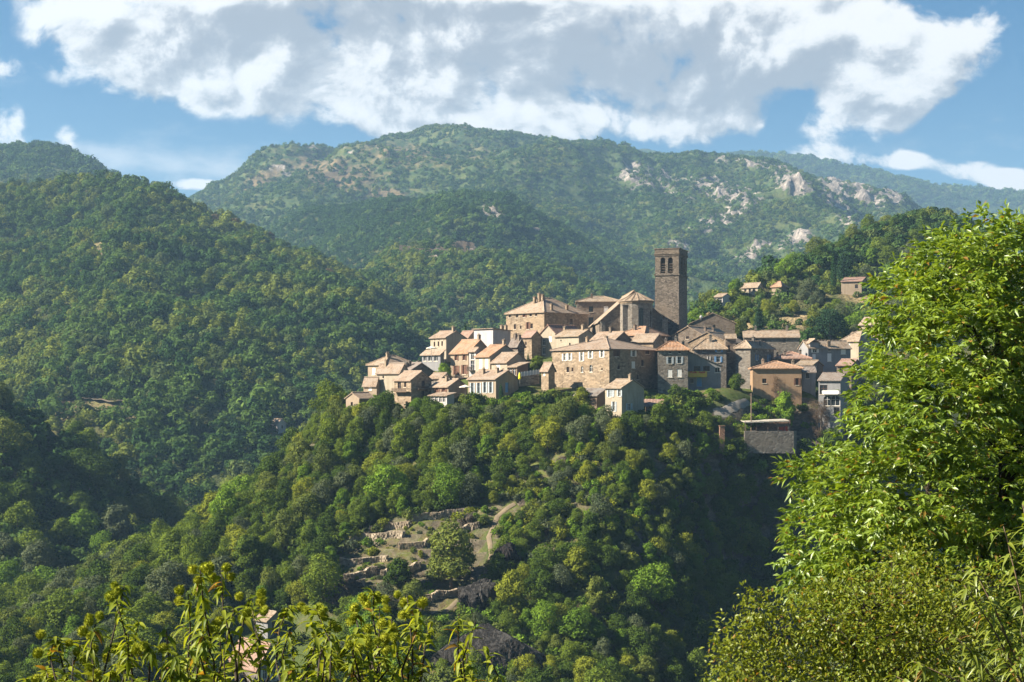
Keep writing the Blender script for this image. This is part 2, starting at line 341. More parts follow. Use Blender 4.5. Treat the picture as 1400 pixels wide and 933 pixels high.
hs('grey rendered house with small gable dormer and white closed shutters', 1105, 1092, 1163, 476, 466.5, 503, 74, 336, 'gy', 'greyp', 'r_tan', 'R1114,478,w,1.0,1.5;R1134,489,W,1.1,1.9;R1113,489,W,.9,1.6;R1153,480,W,1.3,1.6;R1134,478,p,.7,.6', '1101,.3;1133,.5;1146,.5')
hs('pale hip roofed house farthest right, partly behind the big leafy tree', 1174, 1149.5, 1201, 465, 453, 494, 45, 345, 'hx', 'cream', 'r_tan', 'L1160,471,C,.9,1.3;R1185,471,p', '1155,.5;1166,.5')
hs('upper pale gabled house just above the rightmost hip roofed house', 1202, 1175, 1216, 443.5, 434, 474, 40, 372, 'gx', 'tanp', 'r_tan', '', '')
hs('grey three storey house with arched openings lowest at the right end', 1149, 1119, 1161, 520.5, 511, 572, 24, 303, 'gx', 'greyp', 'r_gry', 'L1126,533,p,1.6,2;L1140,530,C,3,1.6;L1142,548,A,1.9,2.2;L1131,548,A,1.6,2.2;L1144,563,p,1.2,1.8;R1155,545,p,.8,1.5', '', found=6)
hs('low red lean-to roof between the grey dormer house and the leafy tree', 1164, 1144, 1178, 500, 492, 520, 30, 326, 'gx', 'stone_d', 'r_red', 'L1150,506,p,.8,1.2', '')
hs('small cream house with shaded grey gable standing foremost below the stone houses', 850, 827.5, 880.5, 530.5, 520, 577, 45, 290, 'gx', 'cream', 'r_tan', 'L834,538.5,v,.8,1.4;L836.8,538,v,.6,1.4;L847,537.5,v,.7,1.4;L839.5,556,v,.7,2.0;R860,556.5,v,1.0,1.4;R866,571,D,1.8,1.6', '866,.45')
hs('grey shed roofed outbuilding beside the shrub below the largest stone house', 816, 787, 827, 541, 533, 558, 40, 299, 'sy-', 'timber', 'r_gry', 'L800,548,p,2.2,2.0', cat='outbuilding', name='stone_shed')
hs('little stone annex with pink roof at the left foot of the largest stone house', 750, 740, 758.5, 505.5, 497, 536, 45, 312, 'gx', 'stone', 'r_pink', 'L744,511,C,.6,1.0', '')
hs('dark roofed huddle house between the pinkish white house and the mansion foot', 708, 696, 717, 472.5, 463.5, 494, 45, 338, 'gx', 'stone_d', 'r_gry', '', '705,.5;711,.4')
hs('dark red boarded shed under trees beside the small cream house', 906, 883, None, 556, 548, 566, 4.7, 296, 'sy-', 'brick', 'r_red', 'L893,562,p,2.2,1.0', '', wb=5, cat='shed', name='stone_shed')
# valley bottom, seen through the chestnut branches
hs('valley farmhouse with pink roof and pale shutters behind the chestnut burs', 352, 312, 386, 914, 885, 950, 45, 228, 'gx', 'stone_g', 'r_red', 'R362,922,w,.8,1.6;R375,924,w,.8,1.6', '')
hs('small grey outbuilding with dark doorway above the valley farmhouse', 366, 350, 388, 849, 840, 868, 40, 246, 'gx', 'greyp', 'r_tan', 'R378,856,D,2.0,2.4', '', cat='outbuilding', name='stone_shed')
NEAR_H = len(H)

def geom(h):
    """footprint of a house: near corner, the two unit vectors and the two lengths"""
    s = h['Y']/F; Y = h['Y']; al = h['al']
    P = Vector(((h['cx']-700)*s, Y))
    kL = (h['L']-700)/F
    wa = (P.x-kL*Y)/(math.cos(al)+kL*math.sin(al))
    if h['wb']: wb = h['wb']
    else:
        kR = (h['R']-700)/F
        wb = (kR*Y-P.x)/(math.sin(al)-kR*math.cos(al))
    X = Vector((math.cos(al), -math.sin(al))); Yv = Vector((math.sin(al), math.cos(al)))
    C = P - X*wa/2 + Yv*wb/2
    zb = (HZ-h['base'])*s
    return P, X, Yv, wa, wb, C, zb, s

# ------------------------------------------------------------------ houses: meshes
def facade(bm, o, ux, nrm, L, z0, z1, holes, depth=.22):
    """wall sheet from o along ux (length L) between z0 and z1 with real openings (t, zc, w, h, arched)"""
    up = Vector((0, 0, 1))
    def P(t, z, d=0.0): return o+ux*t+up*z-nrm*d
    xs = {0.0, L}; zs = {z0, z1}
    hh = []
    for (t, zc, w, h_, ar, st) in holes:
        a, b, c, d = max(.12, t-w/2), min(L-.12, t+w/2), max(z0+.1, zc-h_/2), min(z1-.12, zc+h_/2)
        if b-a < .15 or d-c < .15: continue
        hh.append((a, b, c, d, ar, st)); xs |= {a, b}; zs |= {c, d}
    xs = sorted(xs); zs = sorted(zs)
    for x0, x1 in zip(xs, xs[1:]):
        for y0, y1 in zip(zs, zs[1:]):
            mx, mz = (x0+x1)/2, (y0+y1)/2
            if any(a < mx < b and c < mz < d for a, b, c, d, ar, st in hh): continue
            bm.faces.new([bm.verts.new(P(*q)) for q in ((x0, y0), (x1, y0), (x1, y1), (x0, y1))])
    for a, b, c, d, ar, st in hh:
        rim = [(a, c), (b, c)]
        if ar:
            r = (b-a)/2; zc = d-r; m = (a+b)/2
            arc = [(m+r*math.cos(k*math.pi/10), zc+r*math.sin(k*math.pi/10)) for k in range(11)]
            rim += arc
            for side, pts in (((b, d), arc[:6]), ((a, d), arc[5:])):
                for p, q in zip(pts, pts[1:]):
                    bm.faces.new([bm.verts.new(P(*v)) for v in (side, p, q)])
        else: rim += [(b, d), (a, d)]
        for p, q in zip(rim, rim[1:]+rim[:1]):
            if abs(p[0]-q[0])+abs(p[1]-q[1]) < 1e-6: continue
            bm.faces.new([bm.verts.new(v) for v in (P(*p), P(*q), P(*q, depth), P(*p, depth))])
    return hh

STY = {  # style: (frame, pane, shutters)
 'p': ('bframe', 'glass', None), 't': ('wframe', 'glass', None), 'w': ('wframe', 'glass', ('wframe', 'open')),
 'b': ('bframe', 'bframe', ('bframe', 'open')), 'G': ('gframe', 'glass', ('gframe', 'open')), 'u': ('wframe', 'glass', ('blue', 'open')),
 'W': ('wframe', None, ('wframe', 'shut')), 'C': ('surround', None, ('canvas', 'shut')), 'f': ('gframe', 'glass', ('gframe', 'open')),
 'v': ('wframe', 'glass', ('gframe', 'open')), 'A': ('wframe', 'glass', None), 'D': ('dark', 'dark', None), 'd': ('gframe', 'blue', None)}
def window(parent, o, ux, nrm, hole, sty):
    a, b, c, d, ar = hole[:5]
    fr, pane, sh = STY[sty]
    ux = Vector(ux); up = Vector((0, 0, 1)); rot = Matrix((ux, -nrm, up)).transposed()
    ctr = o+ux*(a+b)/2+up*(c+d)/2
    w, h_ = b-a, d-c
    L = lambda x, z, dep: ctr+ux*x+up*z-nrm*dep
    bm = bmesh.new(); ft = .07
    for x in (-w/2+ft/2, w/2-ft/2): box(bm, L(x, 0, .15), (ft/2, .05, h_/2-.004), rot)
    for z in (-h_/2+ft/2, h_/2-ft/2): box(bm, L(0, z, .15), (w/2-ft-.002, .048, ft/2), rot)
    if pane and sty not in 'Dd' and w > .5:
        box(bm, L(0, 0, .155), (.025, .04, h_/2-ft-.003), rot)
        if h_ > 1.3: box(bm, L(0, h_*.12, .157), (w/2-ft-.003, .035, .02), rot)
    nm = 'door' if sty in 'Dd' else 'window'
    wo = obj(nm, bm_mesh(nm, bm, M[fr]), parent)
    if pane:
        bm = bmesh.new(); box(bm, L(0, 0, .205), (w/2-.01, .015, h_/2-.01), rot)
        pn = 'pane' if sty not in 'Dd' else 'door_leaf'
        obj(pn, bm_mesh(pn, bm, M[pane]), wo)
    # stone sill, proud of the wall
    if sty not in 'Dd':
        bm = bmesh.new(); box(bm, L(0, -h_/2-.06, -.03), (w/2+.1, .07, .055), rot)
        obj('sill', bm_mesh('sill', bm, M['surround']), wo)
    if sh:
        if sh[1] == 'open':
            for sx in (-1, 1):
                bm = bmesh.new(); box(bm, L(sx*(w/2+w*.26), 0, -.045), (w*.24, .025, h_/2), rot)
                for k in range(3): box(bm, L(sx*(w/2+w*.26), (k-1)*h_*.36, -.08), (w*.2, .008, .05), rot)
                obj('shutter', bm_mesh('shutter', bm, M[sh[0]]), wo)
        else:
            for sx in (-1, 1):
                bm = bmesh.new(); box(bm, L(sx*w*.245, 0, .06), (w*.238, .025, h_/2-.01), rot)
                obj('shutter', bm_mesh('shutter', bm, M[sh[0]]), wo)

def roof_shape(kind, wa, wb, ze, rise, ov, hold=None):
    """top faces of the roof (lists of points) and its height function"""
    a, b = wa/2, wb/2
    if kind == 'gx':
        m = rise/b; hf = lambda x, y: ze+rise-abs(y)*m
        hx, hy = a+ov*.55, b+ov
        F_ = [[(-hx, -hy), (hx, -hy), (hx, 0), (-hx, 0)], [(hx, hy), (-hx, hy), (-hx, 0), (hx, 0)]]
    elif kind == 'gy':
        m = rise/a; hf = lambda x, y: ze+rise-abs(x)*m
        hx, hy = a+ov, b+ov*.55
        F_ = [[(hx, -hy), (hx, hy), (0, hy), (0, -hy)], [(-hx, hy), (-hx, -hy), (0, -hy), (0, hy)]]
    elif kind in ('hx', 'hy'):
        t = min(a, b)*.98
        if kind == 'hx': rl = max(.15, a-t) if a > b else max(.15, a*.25)
        else: rl = max(.15, b-t) if b > a else max(.15, b*.25)
        hx, hy = a+ov, b+ov
        if kind == 'hx': p, q = (-rl, 0), (rl, 0)
        else: p, q = (0, -rl), (0, rl)
        ks = rise/(b if kind == 'hx' else a); ke = rise/((a-rl) if kind == 'hx' else (b-rl))
        if kind == 'hx': hf = lambda x, y: ze+min(rise, rise-abs(y)*ks, (rise-(abs(x)-rl)*ke))
        else: hf = lambda x, y: ze+min(rise, rise-abs(x)*ks, (rise-(abs(y)-rl)*ke))
        if kind == 'hx': F_ = [[(-hx, -hy), (hx, -hy), q, p], [(hx, -hy), (hx, hy), q], [(hx, hy), (-hx, hy), p, q], [(-hx, hy), (-hx, -hy), p]]
        else: F_ = [[(-hx, -hy), (hx, -hy), p], [(hx, -hy), (hx, hy), q, p], [(hx, hy), (-hx, hy), q], [(-hx, hy), (-hx, -hy), p, q]]
        return F_, hf
    else:
        hx, hy = a+ov, b+ov
        if kind == 'sy-': hf = lambda x, y: ze+rise*(y+b)/wb
        elif kind == 'sy+': hf = lambda x, y: ze-rise*(y+b)/wb
        elif kind == 'sx+': hf = lambda x, y: ze+rise*(a-x)/wa
        elif kind == 'sx-': hf = lambda x, y: ze+rise*(x+a)/wa
        F_ = [[(-hx, -hy), (hx, -hy), (hx, hy), (-hx, hy)]]
    return F_, hf

def roof_mesh(F_, hf, mat, t=.2, ridge=True):
    bm = bmesh.new(); uvl = bm.loops.layers.uv.new('UVMap')
    seen = {}
    for poly in F_:
        top = [Vector((x, y, hf(x, y)+t)) for x, y in poly]
        n = (top[1]-top[0]).cross(top[2]-top[0]).normalized()
        if n.z < 0: top.reverse(); n = -n
        down = Vector((n.x, n.y, 0))
        down = down.normalized() if down.length > 1e-5 else Vector((0, -1, 0))
        e = Vector((-down.y, down.x, 0)); dv = (down-n*down.dot(n)).normalized()
        f = bm.faces.new([bm.verts.new(p) for p in top])
        for lp in f.loops: lp[uvl].uv = (lp.vert.co.dot(e), -lp.vert.co.dot(dv))
        bot = [p-Vector((0, 0, t-.015)) for p in top]
        bm.faces.new([bm.verts.new(p) for p in bot[::-1]])
        for i in range(len(top)):
            p, q = top[i], top[(i+1) % len(top)]
            key = tuple(sorted((tuple(round(v, 3) for v in p), tuple(round(v, 3) for v in q))))
            seen.setdefault(key, []).append((p, q))
    for key, lst in seen.items():
        p, q = lst[0]
        if len(lst) == 1:
            d = Vector((0, 0, t-.015))
            f = bm.faces.new([bm.verts.new(v) for v in (p-d, q-d, q, p)])
            for lp in f.loops: lp[uvl].uv = (lp.vert.co.x+lp.vert.co.y, 0)
        elif ridge:                      # ridge and hip cap tiles
            k = max(2, int((q-p).length/.9))
            for i in range(k):
                c0 = p.lerp(q, i/k); c1 = p.lerp(q, (i+.93)/k)
                tube(bm, [c0+Vector((0, 0, .01)), c1+Vector((0, 0, .04))], [.14, .16], 6)
    me = bpy.data.meshes.new('roof'); bm.to_mesh(me); bm.free(); me.materials.append(mat)
    return me

def build_house(h):
    P, X, Yv, wa, wb, C, zb, s = geom(h)
    if not (1.5 < wa < 26 and 1.5 < wb < 26): print('CHECK', h['label'], round(wa, 1), round(wb, 1))
    root = empty(h['name'], (C.x, C.y, zb), -h['al'])
    tag(root, h['label'], h['cat'], h['group'])
    ze = (HZ-h['eave'])*s-zb; rise = max(.25, abs(h['eave']-h['ridge'])*s)
    a, b = wa/2, wb/2
    F_, hf = roof_shape(h['roof'], wa, wb, ze, rise, .42)
    # openings
    op = {'L': [], 'R': []}
    for w in filter(None, h['wins'].split(';')):
        q = w.split(','); face = q[0][0]; px, py, st = float(q[0][1:]), float(q[1]), q[2]
        ww, hh_ = (float(q[3]), float(q[4])) if len(q) > 4 else (.85, 1.25)
        k = (px-700)/F
        if face == 'L':
            t = (P.x-k*h['Y'])/(math.cos(h['al'])+k*math.sin(h['al'])); yy = h['Y']+t*math.sin(h['al']); t = wa-t
        else:
            t = (k*h['Y']-P.x)/(math.sin(h['al'])-k*math.cos(h['al'])); yy = h['Y']+t*math.cos(h['al'])
        op[face].append((t, (HZ-py)/F*yy-zb, ww, hh_, st == 'A', st))
    sides = [('L', Vector((-a, -b, 0)), Vector((1, 0, 0)), Vector((0, -1, 0)), wa), ('R', Vector((a, -b, 0)), Vector((0, 1, 0)), Vector((1, 0, 0)), wb),
             ('B', Vector((a, b, 0)), Vector((-1, 0, 0)), Vector((0, 1, 0)), wa), ('K', Vector((-a, b, 0)), Vector((0, -1, 0)), Vector((-1, 0, 0)), wb)]
    bm = bmesh.new(); todo = []
    up = Vector((0, 0, 1))
    for nm, o, ux, nr, Ln in sides:
        zt = [hf(*(o+ux*t).to_2d()) for t in (0, Ln)]; mid = hf(*(o+ux*(Ln/2)).to_2d())
        zmin = min(zt)
        ops = [q for q in op.get(nm, []) if q[0]-q[2]/2 > .05 and q[0]+q[2]/2 < Ln-.05]
        for hole in facade(bm, o, ux, nr, Ln, -h['found'], zmin, ops): todo.append((o, ux, nr, hole, hole[5]))
        top = [(0, zmin), (Ln, zmin)]
        if zt[1] > zmin+.01: top.append((Ln, zt[1]))
        if mid > max(zt)+.05 and h['roof'][0] == 'g': top.append((Ln/2, mid))
        if zt[0] > zmin+.01: top.append((0, zt[0]))
        if len(top) > 2: bm.faces.new([bm.verts.new(o+ux*t+up*z) for t, z in top])
    obj('wall', bm_mesh('wall', bm, M[h['wall']], recalc=False), root)
    ro = obj('roof', roof_mesh(F_, hf, M[h['rmat']]), root)
    for args in todo: window(root, *args)
    for cq in filter(None, h['chim'].split(';')):
        q = cq.split(','); px, v = float(q[0]), float(q[1]); ch = float(q[2]) if len(q) > 2 else 1.0
        y = -b+v*wb; k = (px-700)/F
        # world x = C.x + X.x*x + Yv.x*y ; world y = C.y + X.y*x + Yv.y*y
        den = X.x-k*X.y
        x = (k*(C.y+Yv.y*y)-C.x-Yv.x*y)/den if abs(den) > .1 else 0
        x = max(-a+.4, min(a-.4, x)); z = hf(x, y)
        bm = bmesh.new(); w_ = .27+.12*((px*7) % 1)
        box(bm, (x, y, z+ch/2-.1), (w_, w_*1.3, ch/2+.3))
        box(bm, (x, y, z+ch+.26), (w_+.09, w_*1.3+.09, .06))
        for dy in (-.22, .2): tube(bm, [(x, y+dy, z+ch+.32), (x, y+dy, z+ch+.62)], [.1, .085], 7)
        obj('chimney', bm_mesh('chimney', bm, M[h['wall'] if h['wall'] in ('stone', 'stone_d', 'stone_g') else 'tanp']), ro)
    h['root'] = root; h['fp'] = (C, wa, wb, -h['al']); h['hf'] = hf; h['ze'] = ze; h['zb'] = zb
    return root
# ------------------------------------------------------------------ terrain of the village spur: smooth surface through surveyed points
ctl = []
for h in H[:NEAR_H]:
    P, X, Yv, wa, wb, C, zb, s = geom(h)
    for i, j in ((1, -1), (-1, -1), (1, 1), (-1, 1)):
        q = C+X*(wa/2*i)+Yv*(wb/2*j); ctl.append((q.x, q.y, zb))
def cp(*pts):
    for px, py, Y in pts: ctl.append(tuple(W(px, py, Y)))
cp((892, 478, 352), (930, 470, 366), (860, 480, 360), (1020, 470, 390), (1100, 478, 395), (1180, 478, 395))
cp((470, 578, 320), (560, 584, 307), (640, 584, 301), (700, 584, 299), (750, 578, 297), (780, 577, 292), (880, 580, 290), (950, 583, 291), (1000, 566, 296), (1050, 612, 294), (1010, 590, 293), (1090, 628, 295), (1060, 575, 300))
cp((430, 645, 306), (500, 652, 297), (600, 652, 289), (700, 640, 284), (800, 640, 279), (860, 655, 274), (940, 662, 282), (1000, 672, 291), (1080, 690, 301))
cp((350, 722, 290), (450, 722, 280), (560, 715, 271), (650, 715, 269), (760, 720, 265), (860, 732, 261), (920, 742, 268), (970, 752, 278), (1020, 765, 287), (1065, 778, 294))
cp((200, 805, 272), (300, 805, 262), (450, 800, 252), (560, 792, 254), (640, 800, 251), (720, 812, 248), (820, 822, 246), (890, 832, 251), (950, 838, 261), (1010, 842, 271), (1060, 850, 279))
cp((0, 900, 240), (150, 905, 234), (240, 905, 232), (450, 915, 229), (560, 915, 228), (680, 925, 226), (800, 930, 226), (880, 935, 231), (950, 940, 241), (1050, 945, 254))
cp((0, 990, 212), (150, 1000, 210), (450, 1010, 210), (700, 1020, 208), (850, 1015, 208), (1000, 1020, 225))
cp((470, 592, 327), (400, 658, 323), (300, 722, 315), (200, 785, 298), (100, 840, 280), (0, 885, 262), (-150, 945, 240))
cp((1120, 650, 303), (1150, 600, 318), (1200, 720, 305), (1300, 640, 330), (1300, 800, 290), (1450, 620, 340), (1500, 850, 230), (1220, 520, 345), (1300, 520, 360), (1450, 540, 380))
for x in range(-320, 341, 60):
    ctl += [(x, 165, -63), (x, 140, -64), (x, 112, -62), (x, 80, -50), (x, 45, -29), (x, 20, -14), (x, 4, -4.2), (x, -3, -1.9), (x, -50, 14)]
for x, y, z in ((-300, 330, -80), (-220, 330, -77), (-160, 370, -78), (-110, 400, -72), (-60, 400, -45), (-300, 420, -85), (-150, 460, -85), (-60, 460, -55), (-10, 440, -12), (-10, 480, -25), (50, 460, 3), (120, 470, 14), (200, 470, 22), (330, 470, 18), (-300, 260, -68), (-200, 255, -62), (-150, 300, -62), (330, 420, 0), (330, 340, -20), (330, 250, -45), (200, 230, -52)):
    ctl.append((x, y, z))
ctl = np.array(ctl, dtype=float)
_c = 5.0
def _phi(d2): return np.sqrt(d2+_c*_c)
_d2 = ((ctl[:, None, :2]-ctl[None, :, :2])**2).sum(-1)
_A = _phi(_d2)-np.eye(len(ctl))*1.6
_Pm = np.c_[np.ones(len(ctl)), ctl[:, :2]]
_S = np.block([[_A, _Pm], [_Pm.T, np.zeros((3, 3))]])
_w = np.linalg.solve(_S, np.r_[ctl[:, 2], 0, 0, 0])
def tz_raw(x, y):
    x = np.asarray(x, float); y = np.asarray(y, float); sh = x.shape; x = x.ravel(); y = y.ravel()
    out = np.empty(len(x))
    for i in range(0, len(x), 20000):
        d2 = (x[i:i+20000, None]-ctl[None, :, 0])**2+(y[i:i+20000, None]-ctl[None, :, 1])**2
        out[i:i+20000] = _phi(d2)@_w[:len(ctl)]+_w[-3]+_w[-2]*x[i:i+20000]+_w[-1]*y[i:i+20000]
    return out.reshape(sh)
def inpoly(px, py, poly):
    px = np.asarray(px); py = np.asarray(py); c = np.zeros(px.shape, bool); n = len(poly)
    for i in range(n):
        x1, y1 = poly[i]; x2, y2 = poly[(i+1) % n]
        m = ((y1 > py) != (y2 > py)) & (px < (x2-x1)*(py-y1)/((y2-y1)+1e-9)+x1)
        c ^= m
    return c
TERR = [(462, 752), (505, 722), (600, 702), (648, 700), (662, 760), (640, 830), (560, 842), (462, 840), (445, 800)]
SCAR = [(640, 690), (720, 640), (770, 610), (840, 620), (850, 690), (800, 740), (760, 790), (690, 760)]
DARKR = [(850, 680), (900, 660), (960, 700), (980, 800), (900, 820), (850, 780)]
gx = np.arange(-330, 341, 1.75); gy = np.arange(-60, 481, 1.75)
GX, GY = np.meshgrid(gx, gy)
GZ = tz_raw(GX, GY)
with np.errstate(all='ignore'):
    gpx = np.where(GY > 100, 700+F*GX/np.maximum(GY, 1), -9999); gpy = np.where(GY > 100, HZ-F*GZ/np.maximum(GY, 1), -9999)
slope_zone = (GY > 190) & (gpy > 585)
nz = fbm(GX/14, GY/14, 3, 5)
GZ = GZ+np.where(slope_zone, 1.3, .25)*nz
# rocky scar: broken ledges
rk = fbm(GX/5, GY/5, 21, 4, ridged=True)
inS = inpoly(gpx, gpy, SCAR) | inpoly(gpx, gpy, DARKR)
GZ = GZ+np.where(inS, .8*rk, 0)
# old cultivation terraces: level steps held by dry stone walls
inT = inpoly(gpx, gpy, TERR) & (GY > 190)
st = 2.3; w0 = GZ+1.0*fbm(GX/22, GY/22, 9, 2); q = w0/st; fr = q-np.floor(q)
step = (np.floor(q)+np.clip((fr-.72)/.28, 0, 1))*st+(GZ-w0)
GZ = np.where(inT, step, GZ)
def tz(x, y):
    x = np.asarray(x, float); y = np.asarray(y, float)
    fx = np.clip((x-gx[0])/1.75, 0, len(gx)-1.001); fy = np.clip((y-gy[0])/1.75, 0, len(gy)-1.001)
    ix = fx.astype(int); iy = fy.astype(int); fx = fx-ix; fy = fy-iy
    return (GZ[iy, ix]*(1-fx)+GZ[iy, ix+1]*fx)*(1-fy)+(GZ[iy+1, ix]*(1-fx)+GZ[iy+1, ix+1]*fx)*fy
def hit(px, py, y0=200, y1=430):
    """first point of the spur that the sight line through a photo pixel meets"""
    for Y in np.arange(y0, y1, .5):
        p = W(px, py, Y)
        if p.z <= float(tz(p.x, p.y)): return Vector((p.x, p.y, float(tz(p.x, p.y))))
    return None

def ground_material():
    m, nt, out = newmat('hillside_soil'); g = N(nt)
    tc = g.n('ShaderNodeTexCoord'); ge = g.n('ShaderNodeNewGeometry')
    o = tc.outputs['Object']
    sx = g.n('ShaderNodeSeparateXYZ'); g.l(ge.outputs['True Normal'], sx.inputs[0])
    steep = g.smooth(sx.outputs[2], .80, .55)
    n1 = g.noise(o, .08, 7, .65); n2 = g.noise(o, .55, 6, .7); n3 = g.noise(g.vmath('MULTIPLY', o, (1, 1, 2.5)), .3, 7, .72, .5)
    grass = g.mix(n2, (.035, .055, .016), (.10, .125, .035))
    dry = g.mix(n2, (.09, .075, .035), (.20, .155, .08))
    c = g.mix(g.smooth(n1, .5, .66), grass, dry)
    ca = g.n('ShaderNodeAttribute'); ca.attribute_name = 'cover'
    sp = g.n('ShaderNodeSeparateColor'); g.l(ca.outputs['Color'], sp.inputs[0])
    c = g.mix(g.math('MULTIPLY', sp.outputs[1], .85), c, g.mix(g.smooth(n2, .42, .6), g.mix(g.smooth(g.noise(o, 1.9, 5, .7), .4, .6), dry, sc((.2, .155, .08), .45)), (.12, .135, .035)))
    rock = g.mix(g.smooth(n3, .35, .66), (.06, .05, .04), (.22, .18, .13))
    rock = g.mix(g.smooth(g.noise(o, 1.7, 5, .7), .35, .6), sc((.2, .17, .13), .5), rock)
    rf = g.math('MAXIMUM', steep, g.math('MULTIPLY', sp.outputs[0], g.smooth(n3, .5, .6)))
    c = g.mix(rf, c, rock)
    g.principled(out, c, .97, g.math('ADD', n3, n2), .8, .5, .05)
    return m
cover = np.zeros(GX.shape+(4,), np.float32); cover[..., 3] = 1
cover[..., 0] = np.where(inT, .62, inS*.72); cover[..., 1] = np.where(inT, 1.0, np.where(inpoly(gpx, gpy, SCAR), .8, 0))
def grid_faces(nv, nu):
    i = np.arange((nv-1)*(nu-1)); r = i//(nu-1); c = i % (nu-1); a = r*nu+c
    return np.c_[a, a+1, a+nu+1, a+nu]
me = mesh_np('village_hill', np.c_[GX.ravel(), GY.ravel(), GZ.ravel()], grid_faces(len(gy), len(gx)), ground_material(), True)
at = me.color_attributes.new('cover', 'FLOAT_COLOR', 'POINT'); at.data.foreach_set('color', cover.reshape(-1))
tag(obj('village_hill', me), kind='structure')
# one sheet of valley ground reaching far past the last ridge
g_ = N(None)
m, nt, out = newmat('valley_soil'); g_ = N(nt); tc = g_.n('ShaderNodeTexCoord')
g_.principled(out, g_.mix(g_.noise(tc.outputs['Object'], .01, 6), (.035, .05, .02), (.09, .085, .04)), .97)
xs = np.linspace(-2400, 3000, 55); ys = np.linspace(-160, 5200, 55); AX, AY = np.meshgrid(xs, ys)
tag(obj('valley_ground', mesh_np('valley_ground', np.c_[AX.ravel(), AY.ravel(), (-96+6*fbm(AX/300, AY/300, 2)).ravel()], grid_faces(55, 55), m, True)), kind='structure')

# ------------------------------------------------------------------ far hills: surfaces lofted through crest, shoulder and foot lines
def hill_material(name, lush1, lush2, heath=None, rock=None):
    m, nt, out = newmat(name); g = N(nt); tc = g.n('ShaderNodeTexCoord'); o = tc.outputs['Object']
    n1 = g.noise(o, .012, 8, .68); n2 = g.noise(o, .05, 6, .7); n3 = g.noise(o, .2, 4, .7)
    c = g.mix(g.smooth(n2, .36, .64), lush1, lush2)
    c = g.mix(g.smooth(n1, .5, .68), c, sc((lush2[0]*1.25, lush2[1], lush2[2]), 1.2))
    ca = g.n('ShaderNodeAttribute'); ca.attribute_name = 'cover'
    sp = g.n('ShaderNodeSeparateColor'); g.l(ca.outputs['Color'], sp.inputs[0])
    if heath:
        hc = g.mix(g.smooth(n2, .42, .6), heath, g.mix(n3, (.13, .115, .055), (.24, .17, .10)))
        c = g.mix(g.smooth(g.math('ADD', sp.outputs[1], g.math('MULTIPLY', g.math('SUBTRACT', n2, .5), 1.1)), .3, .7), c, hc)
    if rock:
        rv = g.vmath('MULTIPLY', o, (1, 1, .3))
        r2 = g.noise(rv, .06, 8, .75, .6)
        rc = g.mix(g.smooth(r2, .38, .62), sc(rock, .3), sc(rock, 1.15))
        rc = g.mix(g.smooth(g.noise(rv, .2, 5, .7), .35, .6), sc(rock, .4), rc)
        rf = g.smooth(g.math('ADD', sp.outputs[0], g.math('MULTIPLY', g.math('SUBTRACT', g.noise(rv, .032, 8, .74, .5), .5), 2.6)), .46, .58)
        c = g.mix(rf, c, rc)
    g.principled(out, c, .97, g.math('ADD', n3, n2), .7, 4, .05); return m

